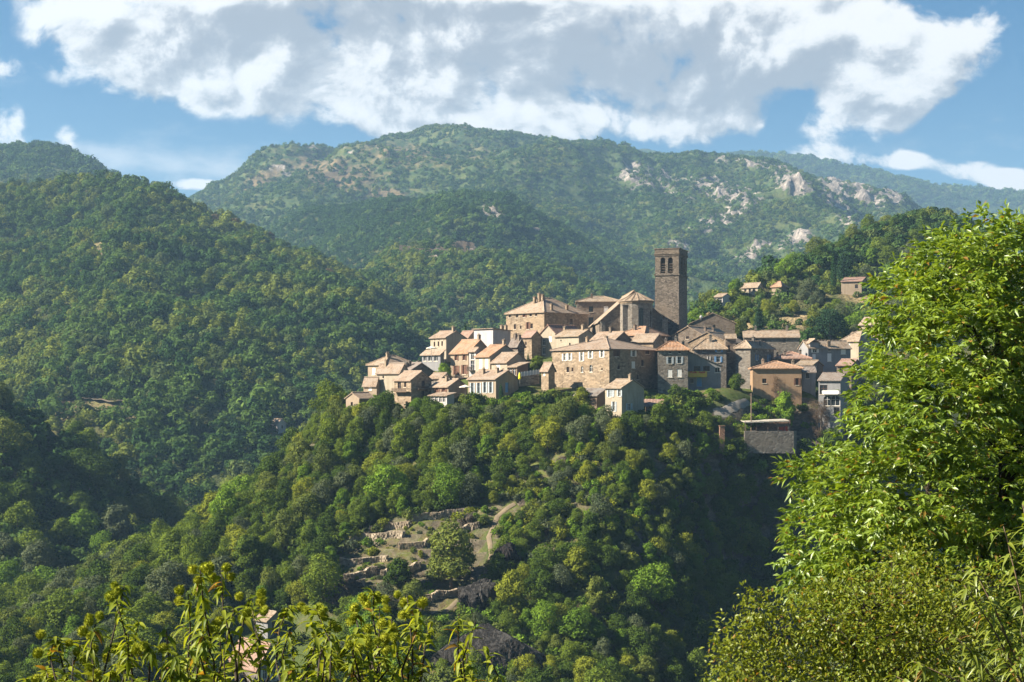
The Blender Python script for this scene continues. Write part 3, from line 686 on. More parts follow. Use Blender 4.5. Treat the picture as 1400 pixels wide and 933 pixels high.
def smooth_interp(p, pts, k):
    xs_ = np.array([q[0] for q in pts], float); out_ = []
    for j in (1, 2):
        v = np.interp(p, xs_, [q[j] for q in pts])
        if k > 0:
            ker = np.hanning(2*k+3)[1:-1]; ker /= ker.sum()
            v = np.convolve(np.pad(v, k+1, mode='edge'), np.r_[0, ker, 0], mode='same')[k+1:-k-1]
        out_.append(v)
    return out_
HILLS = {}
def loft(name, rows, p0, p1, nu, nsub, amp, scale, mat, seed=1, smooth_px=14, gully=2.2, masks=(), back=(.18, .55), crest_amp=.3, kind='structure'):
    p = np.linspace(p0, p1, nu); k = max(1, int(smooth_px/((p1-p0)/nu)))
    L = []
    for r in rows:
        py, Y = smooth_interp(p, r, k); L.append(np.stack([(p-700)/F*Y, Y, (HZ-py)/F*Y], -1))
    top = L[0]; b1 = top.copy(); b1[:, 1] *= 1+back[0]*.5; b1[:, 0] *= 1+back[0]*.5; b1[:, 2] = top[:, 2]-(top[:, 2]+96)*.18
    b2 = top.copy(); b2[:, 1] *= 1+back[0]*1.6; b2[:, 0] *= 1+back[0]*1.6; b2[:, 2] = -98
    rowsW = [b2, b1]+L
    A = np.stack(rowsW); nr = len(rowsW); V = []; vv = []
    for i in range(nr-1):
        a0 = A[max(0, i-1)]; a1 = A[i]; a2 = A[i+1]; a3 = A[min(nr-1, i+2)]
        ns = nsub if i >= 2 else max(3, nsub//4)
        for j in range(ns):
            t = j/ns
            V.append(.5*((2*a1)+(-a0+a2)*t+(2*a0-5*a1+4*a2-a3)*t*t+(-a0+3*a1-3*a2+a3)*t**3)); vv.append(i-2+t)
    V.append(A[-1]); vv.append(nr-3)
    V = np.stack(V); vv = np.array(vv)
    m_ = np.clip(np.abs(vv)*2.2, 0, 1)[:, None]*(1-crest_amp)+crest_amp
    nx = V[..., 0]/scale; ny = V[..., 1]/(scale*gully)
    d = .6*(fbm(nx, ny, seed, 6, ridged=True)-.12)+.6*fbm(V[..., 0]/scale*1.3, V[..., 1]/scale*1.3, seed+9, 6)
    V[..., 2] += amp*m_*d
    nv = V.shape[0]
    qx = 700+F*V[..., 0]/V[..., 1]; qy = HZ-F*V[..., 2]/V[..., 1]
    cov = np.zeros(V.shape[:2]+(4,), np.float32); cov[..., 3] = 1
    for ch, cx, cy, rx, ry, s_, rot in masks:
        ca, sa = math.cos(R(rot)), math.sin(R(rot)); dx, dy = qx-cx, qy-cy
        e = ((dx*ca+dy*sa)/rx)**2+((-dx*sa+dy*ca)/ry)**2
        cov[..., ch] = np.maximum(cov[..., ch], s_*np.exp(-e*1.2))
    # crags stand out of the slope
    cr = cov[..., 0]
    V[..., 2] += cr*amp*.24*(fbm(V[..., 0]/(scale*.11), V[..., 1]/(scale*.16), seed+31, 6, .62, True)+.1)
    me = mesh_np(name, V.reshape(-1, 3), grid_faces(nv, nu), mat, True)
    at = me.color_attributes.new('cover', 'FLOAT_COLOR', 'POINT'); at.data.foreach_set('color', cov.reshape(-1))
    o = tag(obj(name, me), kind=kind)
    HILLS[name] = dict(V=V, qx=qx, qy=qy, cov=cov, vv=vv, o=o)
    return o
def on_hill(name, px, py):
    h = HILLS[name]; sel = h['vv'] >= 0
    d = (h['qx'][sel]-px)**2+(h['qy'][sel]-py)**2+.002*h['V'][sel][..., 1]
    i = np.unravel_index(np.argmin(d), d.shape); return Vector(h['V'][sel][i])

loft('far_ridge', [[(600, 262, 4300), (760, 232, 4300), (880, 207, 4250), (960, 217, 4200), (1020, 212, 4150), (1080, 212, 4100), (1140, 222, 4100), (1200, 236, 4100), (1260, 250, 4100), (1320, 258, 4100), (1400, 262, 4100), (1700, 290, 4100)],
    [(600, 400, 3300), (1700, 400, 3300)], [(600, 500, 2900), (1700, 500, 2900)]], 600, 1600, 260, 24, 60, 420, hill_material('far_ridge_scrub', (.025, .045, .018), (.05, .07, .028)), 4)
loft('left_far_hill', [[(-350, 225, 1950), (-100, 208, 1950), (0, 206, 1900), (60, 204, 1900), (90, 209, 1880), (125, 225, 1850), (200, 268, 1800), (300, 315, 1750), (420, 370, 1700)],
    [(-350, 330, 1500), (100, 330, 1500), (420, 430, 1450)], [(-350, 450, 1250), (420, 520, 1250)]], -350, 420, 140, 20, 26, 220, hill_material('left_far_scrub', (.03, .05, .018), (.07, .085, .03)), 6)
EM = [(0, 900, 252, 70, 26, 0.64, 20), (0, 862, 240, 30, 22, 0.84, 40), (0, 985, 262, 70, 22, 0.84, 15), (0, 1082, 252, 44, 24, 0.88, 30), (0, 1020, 226, 60, 9, 0.77, 8), (0, 1142, 264, 36, 26, 0.94, 50), (0, 1182, 270, 36, 18, 0.97, 30), (0, 1218, 272, 26, 12, 0.97, 10),
      (0, 1162, 296, 30, 20, 0.84, 60), (0, 1088, 330, 34, 18, 0.84, -25), (0, 1030, 345, 36, 13, 0.84, -35), (0, 985, 302, 60, 16, 0.70, -20), (0, 940, 330, 40, 20, 0.62, -30), (0, 520, 206, 26, 6, 0.55, 10), (0, 480, 210, 34, 6, 0.55, 20), (0, 535, 180, 16, 5, 0.65, 0), (0, 430, 205, 20, 5, 0.65, 0), (0, 385, 235, 30, 10, 0.55, 20),
      (1, 460, 238, 115, 36, .74, 12), (1, 550, 212, 110, 28, .62, 5), (1, 660, 208, 110, 30, .45, 10), (1, 360, 245, 60, 20, .7, -25), (1, 530, 265, 60, 12, .75, 0), (1, 760, 215, 60, 22, .35, 20), (1, 660, 172, 50, 8, .6, 0)]
loft('main_mountain', [[(60, 350, 2500), (200, 303, 2500), (270, 268, 2500), (350, 239, 2500), (400, 220, 2500), (430, 211, 2500), (490, 205, 2520), (530, 190, 2550), (560, 192, 2580), (580, 184, 2600), (620, 183, 2600), (660, 180, 2640), (690, 181, 2650), (740, 190, 2650), (800, 199, 2650), (860, 204, 2650), (900, 217, 2600), (960, 223, 2550), (1000, 220, 2500), (1060, 231, 2450), (1120, 250, 2400), (1180, 264, 2350), (1235, 275, 2300), (1300, 320, 2300), (1400, 370, 2300), (1700, 430, 2300)],
    [(60, 400, 2100), (270, 310, 2150), (400, 262, 2130), (530, 248, 2120), (650, 244, 2150), (700, 252, 2130), (760, 250, 2150), (860, 262, 2180), (960, 272, 2120), (1060, 292, 2000), (1150, 312, 1950), (1230, 335, 1950), (1400, 410, 1950), (1700, 460, 1950)],
    [(60, 450, 1750), (400, 355, 1750), (600, 345, 1740), (760, 335, 1760), (860, 345, 1720), (900, 340, 1660), (1000, 352, 1600), (1100, 365, 1550), (1200, 400, 1550), (1700, 480, 1550)],
    [(60, 520, 1400), (600, 440, 1350), (800, 440, 1350), (900, 415, 1330), (1000, 420, 1300), (1100, 425, 1280), (1700, 520, 1280)], [(60, 620, 1150), (1700, 600, 1100)]],
    60, 1500, 420, 40, 80, 280, hill_material('mountain_scrub', (.035, .065, .025), (.085, .11, .038), (.10, .078, .05), (.37, .325, .285)), 7, 4, 2.6, EM, crest_amp=.06)
loft('middle_spur', [[(330, 350, 1800), (390, 312, 1750), (440, 293, 1700), (520, 277, 1650), (600, 270, 1600), (650, 268, 1580), (695, 273, 1550), (760, 306, 1500), (830, 352, 1450), (890, 396, 1420), (960, 440, 1400), (1100, 510, 1400)],
    [(330, 420, 1500), (520, 340, 1380), (620, 325, 1330), (690, 335, 1320), (760, 370, 1300), (830, 410, 1280), (900, 450, 1260), (1100, 540, 1260)], [(330, 520, 1200), (600, 450, 1120), (1100, 600, 1120)]],
    330, 1060, 200, 30, 38, 170, hill_material('spur_scrub', (.022, .042, .016), (.05, .068, .024), (.09, .07, .045), (.36, .31, .26)), 12, 8, 2.2,
    [(0, 675, 292, 30, 14, .75, 10), (0, 740, 320, 40, 10, .55, 30)], crest_amp=.4)
loft('lit_spur', [[(430, 440, 1200), (480, 395, 1190), (530, 356, 1170), (580, 342, 1150), (650, 340, 1130), (720, 352, 1100), (780, 385, 1080), (840, 415, 1060), (900, 450, 1050), (980, 500, 1050)],
    [(430, 500, 1000), (530, 430, 970), (650, 415, 950), (780, 440, 930), (980, 540, 930)], [(430, 600, 800), (980, 640, 800)]], 430, 980, 170, 28, 20, 120,
    hill_material('lit_spur_scrub', (.03, .055, .018), (.075, .09, .03), (.14, .10, .06), (.42, .34, .27)), 15, 8, 1.8, [(0, 600, 347, 40, 7, .9, -5), (0, 640, 340, 12, 7, .9, 0), (0, 570, 385, 22, 14, .7, 35), (0, 615, 410, 30, 10, .6, 20), (1, 600, 345, 55, 9, 1, 0)])
CL = [[(-350, 330, 1100), (-100, 275, 1100), (0, 258, 1100), (100, 246, 1100), (180, 242, 1080), (250, 272, 1050), (320, 302, 1020), (400, 335, 980), (480, 370, 940), (560, 410, 900), (620, 442, 880), (680, 480, 860), (760, 530, 850), (940, 620, 840)],
      [(-350, 410, 900), (0, 362, 900), (130, 345, 885), (250, 362, 860), (350, 398, 830), (450, 434, 800), (560, 478, 780), (650, 522, 770), (940, 640, 760)],
      [(-350, 480, 740), (0, 462, 735), (150, 452, 720), (300, 474, 700), (420, 505, 690), (520, 545, 680), (620, 580, 680), (940, 660, 670)],
      [(-350, 545, 640), (0, 540, 620), (150, 545, 610), (300, 570, 590), (400, 606, 575), (480, 650, 565), (620, 690, 560), (940, 740, 560)],
      [(-350, 640, 560), (0, 610, 545), (150, 625, 540), (300, 665, 520), (400, 690, 510), (480, 720, 500), (940, 800, 500)], [(-350, 800, 480), (400, 820, 440), (940, 900, 440)]]
loft('left_hill', CL, -350, 940, 340, 26, 44, 190, hill_material('left_hill_floor', (.028, .048, .016), (.07, .075, .028), (.16, .15, .06), (.3, .25, .2)), 3, 10, 2.6,
     [(1, 130, 335, 34, 14, 1, 0), (1, 110, 562, 80, 22, 1.2, 3), (1, 378, 598, 13, 14, 1.2, 0), (1, 430, 405, 24, 7, .8, 25), (1, 300, 520, 20, 8, .8, -10), (1, 240, 400, 26, 7, .7, 20), (1, 20, 325, 60, 12, .5, -8), (0, 215, 620, 40, 22, .6, 0), (1, 140, 548, 40, 9, 1, 5)])
loft('left_shoulder', [[(-300, 500, 420), (-100, 525, 420), (0, 556, 420), (60, 588, 425), (120, 630, 430), (180, 672, 440), (230, 708, 450), (300, 765, 455), (400, 830, 460)],
    [(-300, 620, 370), (0, 690, 375), (100, 720, 380), (200, 760, 395), (300, 810, 405), (400, 850, 410)], [(-300, 800, 320), (0, 830, 325), (200, 850, 340), (400, 900, 350)]],
    -300, 400, 150, 26, 7, 40, hill_material('shoulder_floor', (.025, .04, .015), (.055, .06, .025)), 8, 8, 1.6)
loft('right_hill', [[(830, 490, 460), (900, 462, 470), (940, 440, 480), (1000, 412, 500), (1060, 385, 520), (1120, 358, 545), (1170, 335, 570), (1230, 308, 600), (1270, 300, 620), (1310, 308, 620), (1345, 322, 610), (1400, 355, 600), (1500, 390, 590), (1800, 450, 580)],
    [(830, 500, 430), (940, 458, 438), (1000, 440, 450), (1060, 425, 465), (1120, 408, 480), (1200, 388, 500), (1300, 380, 515), (1400, 400, 510), (1800, 480, 490)],
    [(830, 520, 405), (940, 482, 408), (1000, 470, 410), (1100, 462, 418), (1200, 452, 424), (1400, 470, 420), (1800, 530, 410)], [(830, 640, 372), (1000, 560, 380), (1200, 560, 384), (1800, 640, 372)]],
    830, 1700, 240, 28, 6, 45, hill_material('right_hill_floor', (.035, .05, .018), (.10, .095, .04), (.26, .20, .11), (.3, .26, .2)), 5, 8, 1.4,
    [(1, 1085, 440, 60, 14, 1, -8), (1, 1010, 445, 40, 10, 1, 0), (1, 985, 425, 30, 9, .8, -10), (1, 1190, 405, 60, 14, .8, 0), (1, 1120, 405, 30, 10, .7, 0)])
# ------------------------------------------------------------------ trees
def unit(v): return v/np.maximum(np.linalg.norm(v, axis=-1, keepdims=True), 1e-9)
def leaf_cloud(rng, lobes, n, size, jit=.7, inner=.68, outer=1.06, asp=.62, up=.12, cull=.62, droop=0.0, bend=True):
    """many small leaf-spray faces spread through the shells of the lobes: verts, faces (each spray is two triangles folded on a rib)"""
    lob = np.array(lobes, float); c, r = lob[:, :3], lob[:, 3:6]
    w = (r[:, 0]*r[:, 1]*r[:, 2])**(2/3); w /= w.sum()
    li = rng.choice(len(lob), n, p=w)
    d = unit(rng.normal(size=(n, 3))+np.array([0, 0, up]))
    u = rng.uniform(inner, outer, n)[:, None]
    clump = 1+.16*np.sin(d[:, :1]*9+li[:, None])*np.sin(d[:, 1:2]*8-li[:, None]*2)*np.sin(d[:, 2:]*7+li[:, None])*2
    p = c[li]+d*r[li]*u*clump
    if cull > 0:
        keep = np.ones(n, bool)
        for k in range(len(lob)):
            e = (((p-c[k])/(r[k]*cull))**2).sum(1) < 1
            keep &= ~(e & (li != k))
        p, d, li = p[keep], d[keep], li[keep]
    n = len(p)
    nrm = unit(d*(1/np.maximum(r[li], .01))*r[li].mean(1, keepdims=True)+jit*rng.normal(size=(n, 3))+np.array([0, 0, .25]))
    t = unit(np.cross(nrm, rng.normal(size=(n, 3)))); t[:, 2] -= droop; t = unit(t)
    b = np.cross(nrm, t)
    s = size*rng.uniform(.6, 1.35, n)[:, None]
    v = np.stack([p-t*s*.5, p+b*s*asp*.5-nrm*s*.08, p+t*s*.55-nrm*s*.10, p-b*s*asp*.5-nrm*s*.08], 1)
    f = np.arange(n)[:, None]*4+np.array([[0, 1, 2, 3]])
    return v.reshape(-1, 3), f.reshape(-1, 4)
def broad_lobes(rng, n, Rr, H, base=.28, flat=1.0, wild=1.0):
    L = [(0, 0, H*.62, Rr*.62, Rr*.62, H*.33)]
    for k in range(n):
        a = k*2.4+rng.uniform(-.4, .4); z = base+(k+.5)/n*(1-base)*.86
        prof = math.sin(min(1, max(.12, (z-base+.18)/(1-base)))*math.pi*.92)**.7
        rr = Rr*prof*rng.uniform(.38, .92); s = Rr*rng.uniform(.20, .44); z = z+rng.uniform(-.06, .07)
        L.append((rr*math.cos(a), rr*math.sin(a), H*z, s, s, s*.82*flat))
    return L
def tree_trunk(rng, H, Rr, r0, lobes=None, nb=6, lean=.03, top=.75, n=7):
    bm = bmesh.new()
    pts = [Vector((lean*H*t*rng.uniform(.5, 1.2)*math.cos(t*3), lean*H*t*math.sin(t*2), H*top*t)) for t in np.linspace(-.12, 1, 7)]
    tube(bm, pts, [r0*(1.25-1.05*max(0, t)) for t in np.linspace(-.12, 1, 7)], n)
    for k in range(nb):
        t = rng.uniform(.22, .8); i = min(5, int(t*6)); p = pts[i].lerp(pts[i+1], .5)
        if lobes is not None and k+1 < len(lobes): e = Vector(lobes[k+1][:3])
        else:
            a = k*2.4; e = p+Vector((math.cos(a)*Rr*.7, math.sin(a)*Rr*.7, H*.2))
        if e.z < p.z: p = pts[2]
        m_ = p.lerp(e, .5)+Vector((0, 0, H*.02))
        tube(bm, [p, m_, e], [r0*.45, r0*.28, r0*.1], 5)
    return bm
HUES = [('dark green', foliage('dark_foliage', (.075, .125, .023), .22)), ('mid green', foliage('mid_foliage', (.130, .190, .028), .22)),
        ('yellow-green', foliage('yellow_foliage', (.215, .255, .032), .22)), ('olive green', foliage('olive_foliage', (.135, .175, .042), .22)),
        ('fresh green', foliage('fresh_foliage', (.135, .235, .028), .22)), ('grey-green', foliage('grey_foliage', (.105, .135, .075), .22))]
CON = foliage('conifer_needles', (.034, .075, .038), .15, .4)
CYP = foliage('cypress_needles', (.034, .08, .024), .15, .3)
TWIG = foliage('bare_twigs', (.13, .095, .07), .1, .4)
HUES[0][1].name = 'dark_foliage'
def crown_mesh(name, rng, lobes, n, size, mat, **kw):
    v, f = leaf_cloud(rng, lobes, n, size, **kw)
    return mesh_np(name, v, f, mat)
# near kinds, built at 1 m height unit 8 x 8
TREE = []
for k in range(9):
    rng = np.random.default_rng(100+k); Hh, Rr = 8.0, [3.4, 3.9, 3.0, 4.2, 3.6, 2.7, 3.8, 3.3, 4.0][k]
    lb = broad_lobes(rng, 17+k % 5, Rr, Hh, .16 if k % 3 else .26)
    cm = crown_mesh('crown', rng, lb, 6500, .36, HUES[1][1], jit=.5, inner=.72, outer=1.1, cull=.72)
    tm = bm_mesh('trunk', tree_trunk(rng, Hh, Rr, .17, lb), M['bark'], True)
    TREE.append((cm, tm, Rr))
def conifer_meshes(seed, Hh, Rr, n=3200, dens=.4):
    rng = np.random.default_rng(seed); L = []
    tiers = 11
    for k in range(tiers):
        z = .10+.88*k/tiers; rr = Rr*(1-z)**.8*rng.uniform(.85, 1.15)
        for j in range(6 if k < 8 else 3):
            a = j*1.047+k*.7+rng.uniform(-.25, .25)
            L.append((rr*.55*math.cos(a), rr*.55*math.sin(a), Hh*z-.1*rr, rr*.48+.1, rr*.48+.1, .28+rr*.12))
    L.append((0, 0, Hh*.93, .22, .22, Hh*.09))
    return crown_mesh('crown', rng, L, n, dens, CON, asp=.4, droop=.35, cull=0), bm_mesh('trunk', tree_trunk(rng, Hh, .6, .18, None, 0, .005, .95), M['bark_d'], True)
CONI = [conifer_meshes(300+k, 8.0, [2.3, 2.0, 2.7][k]) for k in range(3)]
_r = np.random.default_rng(77)
CYPM = (crown_mesh('crown', _r, [(0, 0, 8*z, .15+.72*math.sin(min(1, z*1.05)*math.pi)**.6, .15+.72*math.sin(min(1, z*1.05)*math.pi)**.6, .8) for z in np.linspace(.1, .95, 12)], 2600, .32, CYP, asp=.4, cull=.5),
        bm_mesh('trunk', tree_trunk(_r, 8, .4, .14, None, 0, .003, .9), M['bark_d'], True))
SHRUB = []
for k in range(5):
    rng = np.random.default_rng(500+k)
    lb = [(rng.uniform(-.7, .7), rng.uniform(-.7, .7), rng.uniform(.3, .9), .6, .6, .5) for _ in range(7)]
    SHRUB.append(crown_mesh('foliage', rng, lb, 900, .26, HUES[1][1], jit=.8, inner=.5))

def plant_tree(name, label, cat, p, meshes, scl, sxy=1.0, mat=None, rz=None, group=None):
    root = empty(name, p, rnd.uniform(0, 6.28) if rz is None else rz)
    root.scale = (scl*sxy, scl*sxy, scl); tag(root, label, cat, group)
    t = obj('trunk', meshes[1], root); c = obj('crown', meshes[0], root)
    if mat is not None:
        c.material_slots[0].link = 'OBJECT'; c.material_slots[0].material = mat
    return root

# footprints that trees keep clear of
FP = []
for h in H[:NEAR_H]:
    P, X, Yv, wa, wb, C, zb, s = geom(h); FP.append((C, X, Yv, wa/2, wb/2))
def near_house(x, y, d):
    for C, X, Yv, a, b in FP:
        q = Vector((x, y))-C
        if abs(q.dot(X)) < a+d and abs(q.dot(Yv)) < b+d: return True
    return False
SPECIAL = []     # (x, y, clear radius)
def visible(p, h, terr=True):
    """does the top of a plant show over the spur"""
    for f in (.95, .55):
        q = Vector((p[0], p[1], p[2]+h*f)); n = 70
        t = np.linspace(.35, .985, n)
        if np.all(q.z*t > tz(q.x*t, q.y*t)-.2): return True
    return False

special = [  # kind, label, category, column, foot row, distance or None, height, width factor, hue
 ('round', 'big round light green tree alone on the dry terraces', 617, 806, None, 11.5, 1.15, 3),
 ('round', 'dark round tree on the terraces, half the size of the big round one beside it', 545, 812, None, 6.6, 1.15, 0),
 ('round', 'yellowing tall tree at the foot of the black rock pillar', 698, 850, None, 8.8, .85, 2),
 ('round', 'rounded yellow-green tree on the slope below the rocky scar', 790, 800, None, 7.0, 1.1, 2),
 ('round', 'pale leafy tree above the dark ravine, widest crown there', 890, 838, None, 8.5, 1.1, 4),
 ('round', 'dark dense bush tree hiding the shed at the village left end', 525, 578, 313, 6.6, 1.1, 0),
 ('round', 'bright green tree beside the square tan house veranda', 607, 513, 336, 5.0, .8, 4),
 ('round', 'bright leafy tree squeezed between the pinkish white house and the square tan house', 631, 486, 342, 4.6, 1.15, 4),
 ('round', 'bushy green tree below the narrow tower-like house', 735, 513, 330, 4.2, 1.25, 1),
 ('round', 'spreading green shrub against the base of the largest stone house', 796, 546, 301, 4.8, 1.2, 2),
 ('round', 'small garden tree on the terrace lawn before the grey outbuilding', 797, 575, 291, 4.4, 1.0, 4),
 ('round', 'light green garden tree touching the small cream house', 823, 574, 290, 3.6, 1.1, 4),
 ('round', 'grey-leaved olive tree in front of the small cream house', 838, 584, 286, 3.2, 1.0, 5),
 ('round', 'large light green tree in front of the ochre house', 1073, 592, None, 9.0, .85, 4),
 ('bare', 'half-bare grey-brown tree beside the large light green tree at the ochre house', 1122, 604, None, 9.5, .8, None),
 ('bare', 'thin reddish-brown bare tree leaning on the ochre house wall', 1060, 556, None, 7.0, .45, None),
 ('conifer', 'dark conifer rising behind the pinkish white house', 636, 478, 366, 8.6, .8, None),
 ('cypress', 'small slim cypress near the narrow tower-like house', 722, 509, 331, 4.4, .95, None),
 ('cypress', 'thin dark cypress growing against the long low shuttered house', 685, 552, 308, 5.0, .9, None),
 ('round', 'dark leafy tree in the shaded lane below the tall stone house', 925, 562, 300, 5.0, 1.1, 0),
 ('round', 'light green shrub in the shaded garden below the yellow balcony', 972, 556, 303, 3.6, 1.35, 4),
 ('round', 'dark ivy-green tree filling the gap beside the dark lane', 1006, 548, 308, 5.4, .9, 0),
 ('round', 'small sunlit tree alone under the lane parapet', 922, 610, 286, 3.6, .7, 2),
 ('round', 'dark tree under the terrace wall, nearest the brick pillar', 1010, 648, None, 6.0, 1.1, 0),
 ('round', 'olive tree spreading before the middle of the terrace wall', 1045, 640, None, 4.6, 1.3, 3),
 ('round', 'dark bushy tree at the corner of the terrace wall, beside the big leafy tree', 1094, 650, None, 7.0, 1.1, 0),
 ('round', 'green tree just under the lane bend and left of the terrace awning', 985, 636, None, 5.6, 1.2, 1),
 ('round', 'pale tree beside the brick pillar below the lane', 966, 612, 285, 4.6, 1.0, 3),
]
def bare_meshes(seed, n=5200):
    rng = np.random.default_rng(seed); lb = broad_lobes(rng, 13, 3.2, 8, .2)
    v, f = leaf_cloud(rng, lb, n, .30, jit=1.2, inner=.25, asp=.16, cull=.3)
    cm = mesh_np('crown', v, f, TWIG)
    return cm, bm_mesh('trunk', tree_trunk(rng, 8, 3.2, .16, lb, 12), M['bark'], True)
BARE = bare_meshes(900)
for kind, label, px, py, Y, hgt, sxy, hue in special:
    p = hit(px, py) if Y is None else W(px, py, Y)
    if p is None: p = W(px, py, 290)
    p.z = min(p.z+.5, float(tz(p.x, p.y)))
    SPECIAL.append((p.x, p.y, hgt*.38*sxy))
    ms = {'round': TREE[len(label) % 9][:2], 'bare': BARE, 'conifer': CONI[0], 'cypress': CYPM}[kind]
    nm = {'round': 'broadleaf_tree', 'bare': 'bare_tree', 'conifer': 'conifer_tree', 'cypress': 'cypress_tree'}[kind]
    top = (HZ-(py))/F*p.y
    plant_tree(nm, label, 'tree' if 'shrub' not in label else 'shrub', p, ms, hgt/8, sxy, HUES[hue][1] if hue is not None else None)

LAND = [(491, 565, 'the leftmost shed'), (562, 566, 'the balconied house'), (612, 560, 'the glazed veranda'), (670, 555, 'the long shuttered house'), (745, 560, 'the little stone annex'),
        (790, 585, 'the garden terrace'), (850, 590, 'the small cream house'), (925, 590, 'the tall shaded house'), (1000, 590, 'the brick pillar'), (1055, 625, 'the canopied stone terrace'),
        (1100, 690, 'the big leafy tree'), (545, 700, 'the dry terraces'), (450, 800, 'the terrace cliff'), (617, 770, 'the big round terrace tree'), (692, 780, 'the black rock pillar'), (650, 840, 'the slate rock spike'),
        (780, 640, 'the rocky scar'), (880, 730, 'the dark ravine rocks'), (960, 720, 'the ravine'), (350, 880, 'the valley farmhouse'), (330, 690, 'the crest of the spur'), (120, 800, 'the lower tip of the spur'),
        (420, 640, 'the upper crest of the spur'), (250, 800, 'the spur flank'), (400, 730, 'the wood edge'), (800, 900, 'the dark cliff'), (950, 880, 'the ravine mouth'), (730, 700, 'the sunny bank')]
LAND_R = [(985, 408, 'the white terraced house'), (1030, 393, 'the pale hillside house'), (1064, 392, 'the red roofed hillside house'), (1168, 388, 'the hillside house with dark porch'), (1085, 440, 'the grassy hill terraces'), (1135, 440, 'the dark cedar'),
          (970, 440, 'the stone barn'), (1180, 445, 'the upper gabled house'), (1250, 310, 'the right hilltop'), (1080, 370, 'the hill shoulder')]
LAND_L = [(60, 600, 'the shaded left shoulder'), (150, 660, 'the shoulder crest'), (40, 740, 'the shaded gully'), (220, 730, 'the shoulder tip')]
GEN = []    # generic trees: dict for the labelling pass
def add_generic(p, px, py, hgt, sxy, hue, lands, grp, kind='broadleaf'):
    k = rnd.randrange(9)
    ms = TREE[k][:2] if kind == 'broadleaf' else CONI[k % 3]
    o = plant_tree(kind+'_tree', None, 'tree', p, ms, hgt/8, sxy, HUES[hue][1] if kind == 'broadleaf' else None, group=grp)
    GEN.append(dict(o=o, px=px, py=py-F*hgt*.5/p[1], h=hgt, hue=hue, kind=kind, lands=lands))

# trees on the spur ---------------------------------------------------------
pts = []
cand = []
for _ in range(26000):
    x = rnd.uniform(-170, 125); y = rnd.uniform(205, 345)
    cand.append((x, y))
cx = np.array(cand); cz = tz(cx[:, 0], cx[:, 1]); cpx = 700+F*cx[:, 0]/cx[:, 1]; cpy = HZ-F*cz/cx[:, 1]
inTc = inpoly(cpx, cpy, TERR); inSc = inpoly(cpx, cpy, SCAR); inDc = inpoly(cpx, cpy, DARKR)
VILLAGE_EDGE = [(380, 540), (470, 562), (560, 566), (640, 564), (700, 562), (750, 572), (880, 584), (950, 586), (1000, 596), (1100, 640), (1200, 560), (1500, 300), (300, 300)]
inV = inpoly(cpx, cpy, VILLAGE_EDGE)
FARM = [(300, 868), (400, 840), (470, 850), (480, 930), (400, 1010), (270, 990)]
inF = inpoly(cpx, cpy, FARM)
CLIFF = [(560, 850), (640, 815), (700, 840), (770, 900), (800, 960), (560, 960)]
inC = inpoly(cpx, cpy, CLIFF)
for i in range(len(cx)):
    if len(pts) >= 182: break
    x, y = cx[i]; px, py = cpx[i], cpy[i]
    if not (-40 < px < 1150 and 540 < py < 1010) or inV[i] or inTc[i] or inF[i] or inC[i]: continue
    hgt = rnd.uniform(6.0, 9.6); gap = 5.6
    hue = rnd.choices([0, 1, 2, 3, 4, 5], [3, 4, 1, 2.4, 1.6, .5])[0]
    if inSc[i]:
        if rnd.random() > .35: continue
        hgt = rnd.uniform(2.6, 4.6); hue = rnd.choice([2, 2, 3, 4]); gap = 4.2
    elif inDc[i]:
        if rnd.random() > .5: continue
        hgt = rnd.uniform(3, 5.2); gap = 4.2; hue = rnd.choice([0, 3, 3])
    elif px > 640:
        hgt = rnd.uniform(4.2, 7.4); gap = 4.8
        if px > 850: hue = rnd.choice([0, 0, 3, 1, 5])
    elif py < 620 and 480 < px < 760: hgt = rnd.uniform(5.5, 8.0); hue = rnd.choice([1, 1, 4, 0, 2])
    if px < 320 and py > 760: hue = rnd.choice([1, 0, 3, 5, 1])
    if py < 625 and 470 < px < 775: hgt = max(2.4, min(hgt, (py-548)*.16+rnd.uniform(.2, 1.4)))
    if near_house(x, y, hgt*.22): continue
    if any((x-a)**2+(y-b)**2 < (r+hgt*.28)**2 for a, b, r in SPECIAL): continue
    if any((x-a)**2+(y-b)**2 < max(gap, .36*(hgt+hb))**2 for a, b, hb in pts): continue
    z = float(cz[i])
    if not visible((x, y, z), hgt): continue
    pts.append((x, y, hgt))
    add_generic((x, y, z-.3), px, py, hgt, rnd.choice([rnd.uniform(.72, .95), rnd.uniform(.9, 1.3), rnd.uniform(1.0, 1.2)]), hue, LAND, 'broadleaf trees wooding the village spur')

# trees on the shaded shoulder at the left, and behind the spur --------------
h_ = HILLS['left_shoulder']; sel = np.argwhere((h_['vv'] >= -.02)[:, None] & (h_['qx'] > -30) & (h_['qx'] < 330) & (h_['qy'] < 860))
rng = np.random.default_rng(3); rng.shuffle(sel); got = []
for a, b in sel:
    if len(got) >= 36: break
    p = h_['V'][a, b]; hgt = rnd.uniform(8, 12.5)
    if any((p[0]-q[0])**2+(p[1]-q[1])**2 < 7.6**2 for q in got): continue
    if not visible(p, hgt): continue
    got.append(p); con = rnd.random() < .08
    lo = h_['qy'][a, b] > 745
    add_generic((p[0], p[1], p[2]-.4), h_['qx'][a, b], h_['qy'][a, b], hgt*(1.15 if con else 1), rnd.uniform(.95, 1.25), rnd.choice([1, 4, 5, 1] if lo else [0, 0, 1, 3]), LAND_L, 'trees on the shaded left shoulder', 'conifer' if con else 'broadleaf')

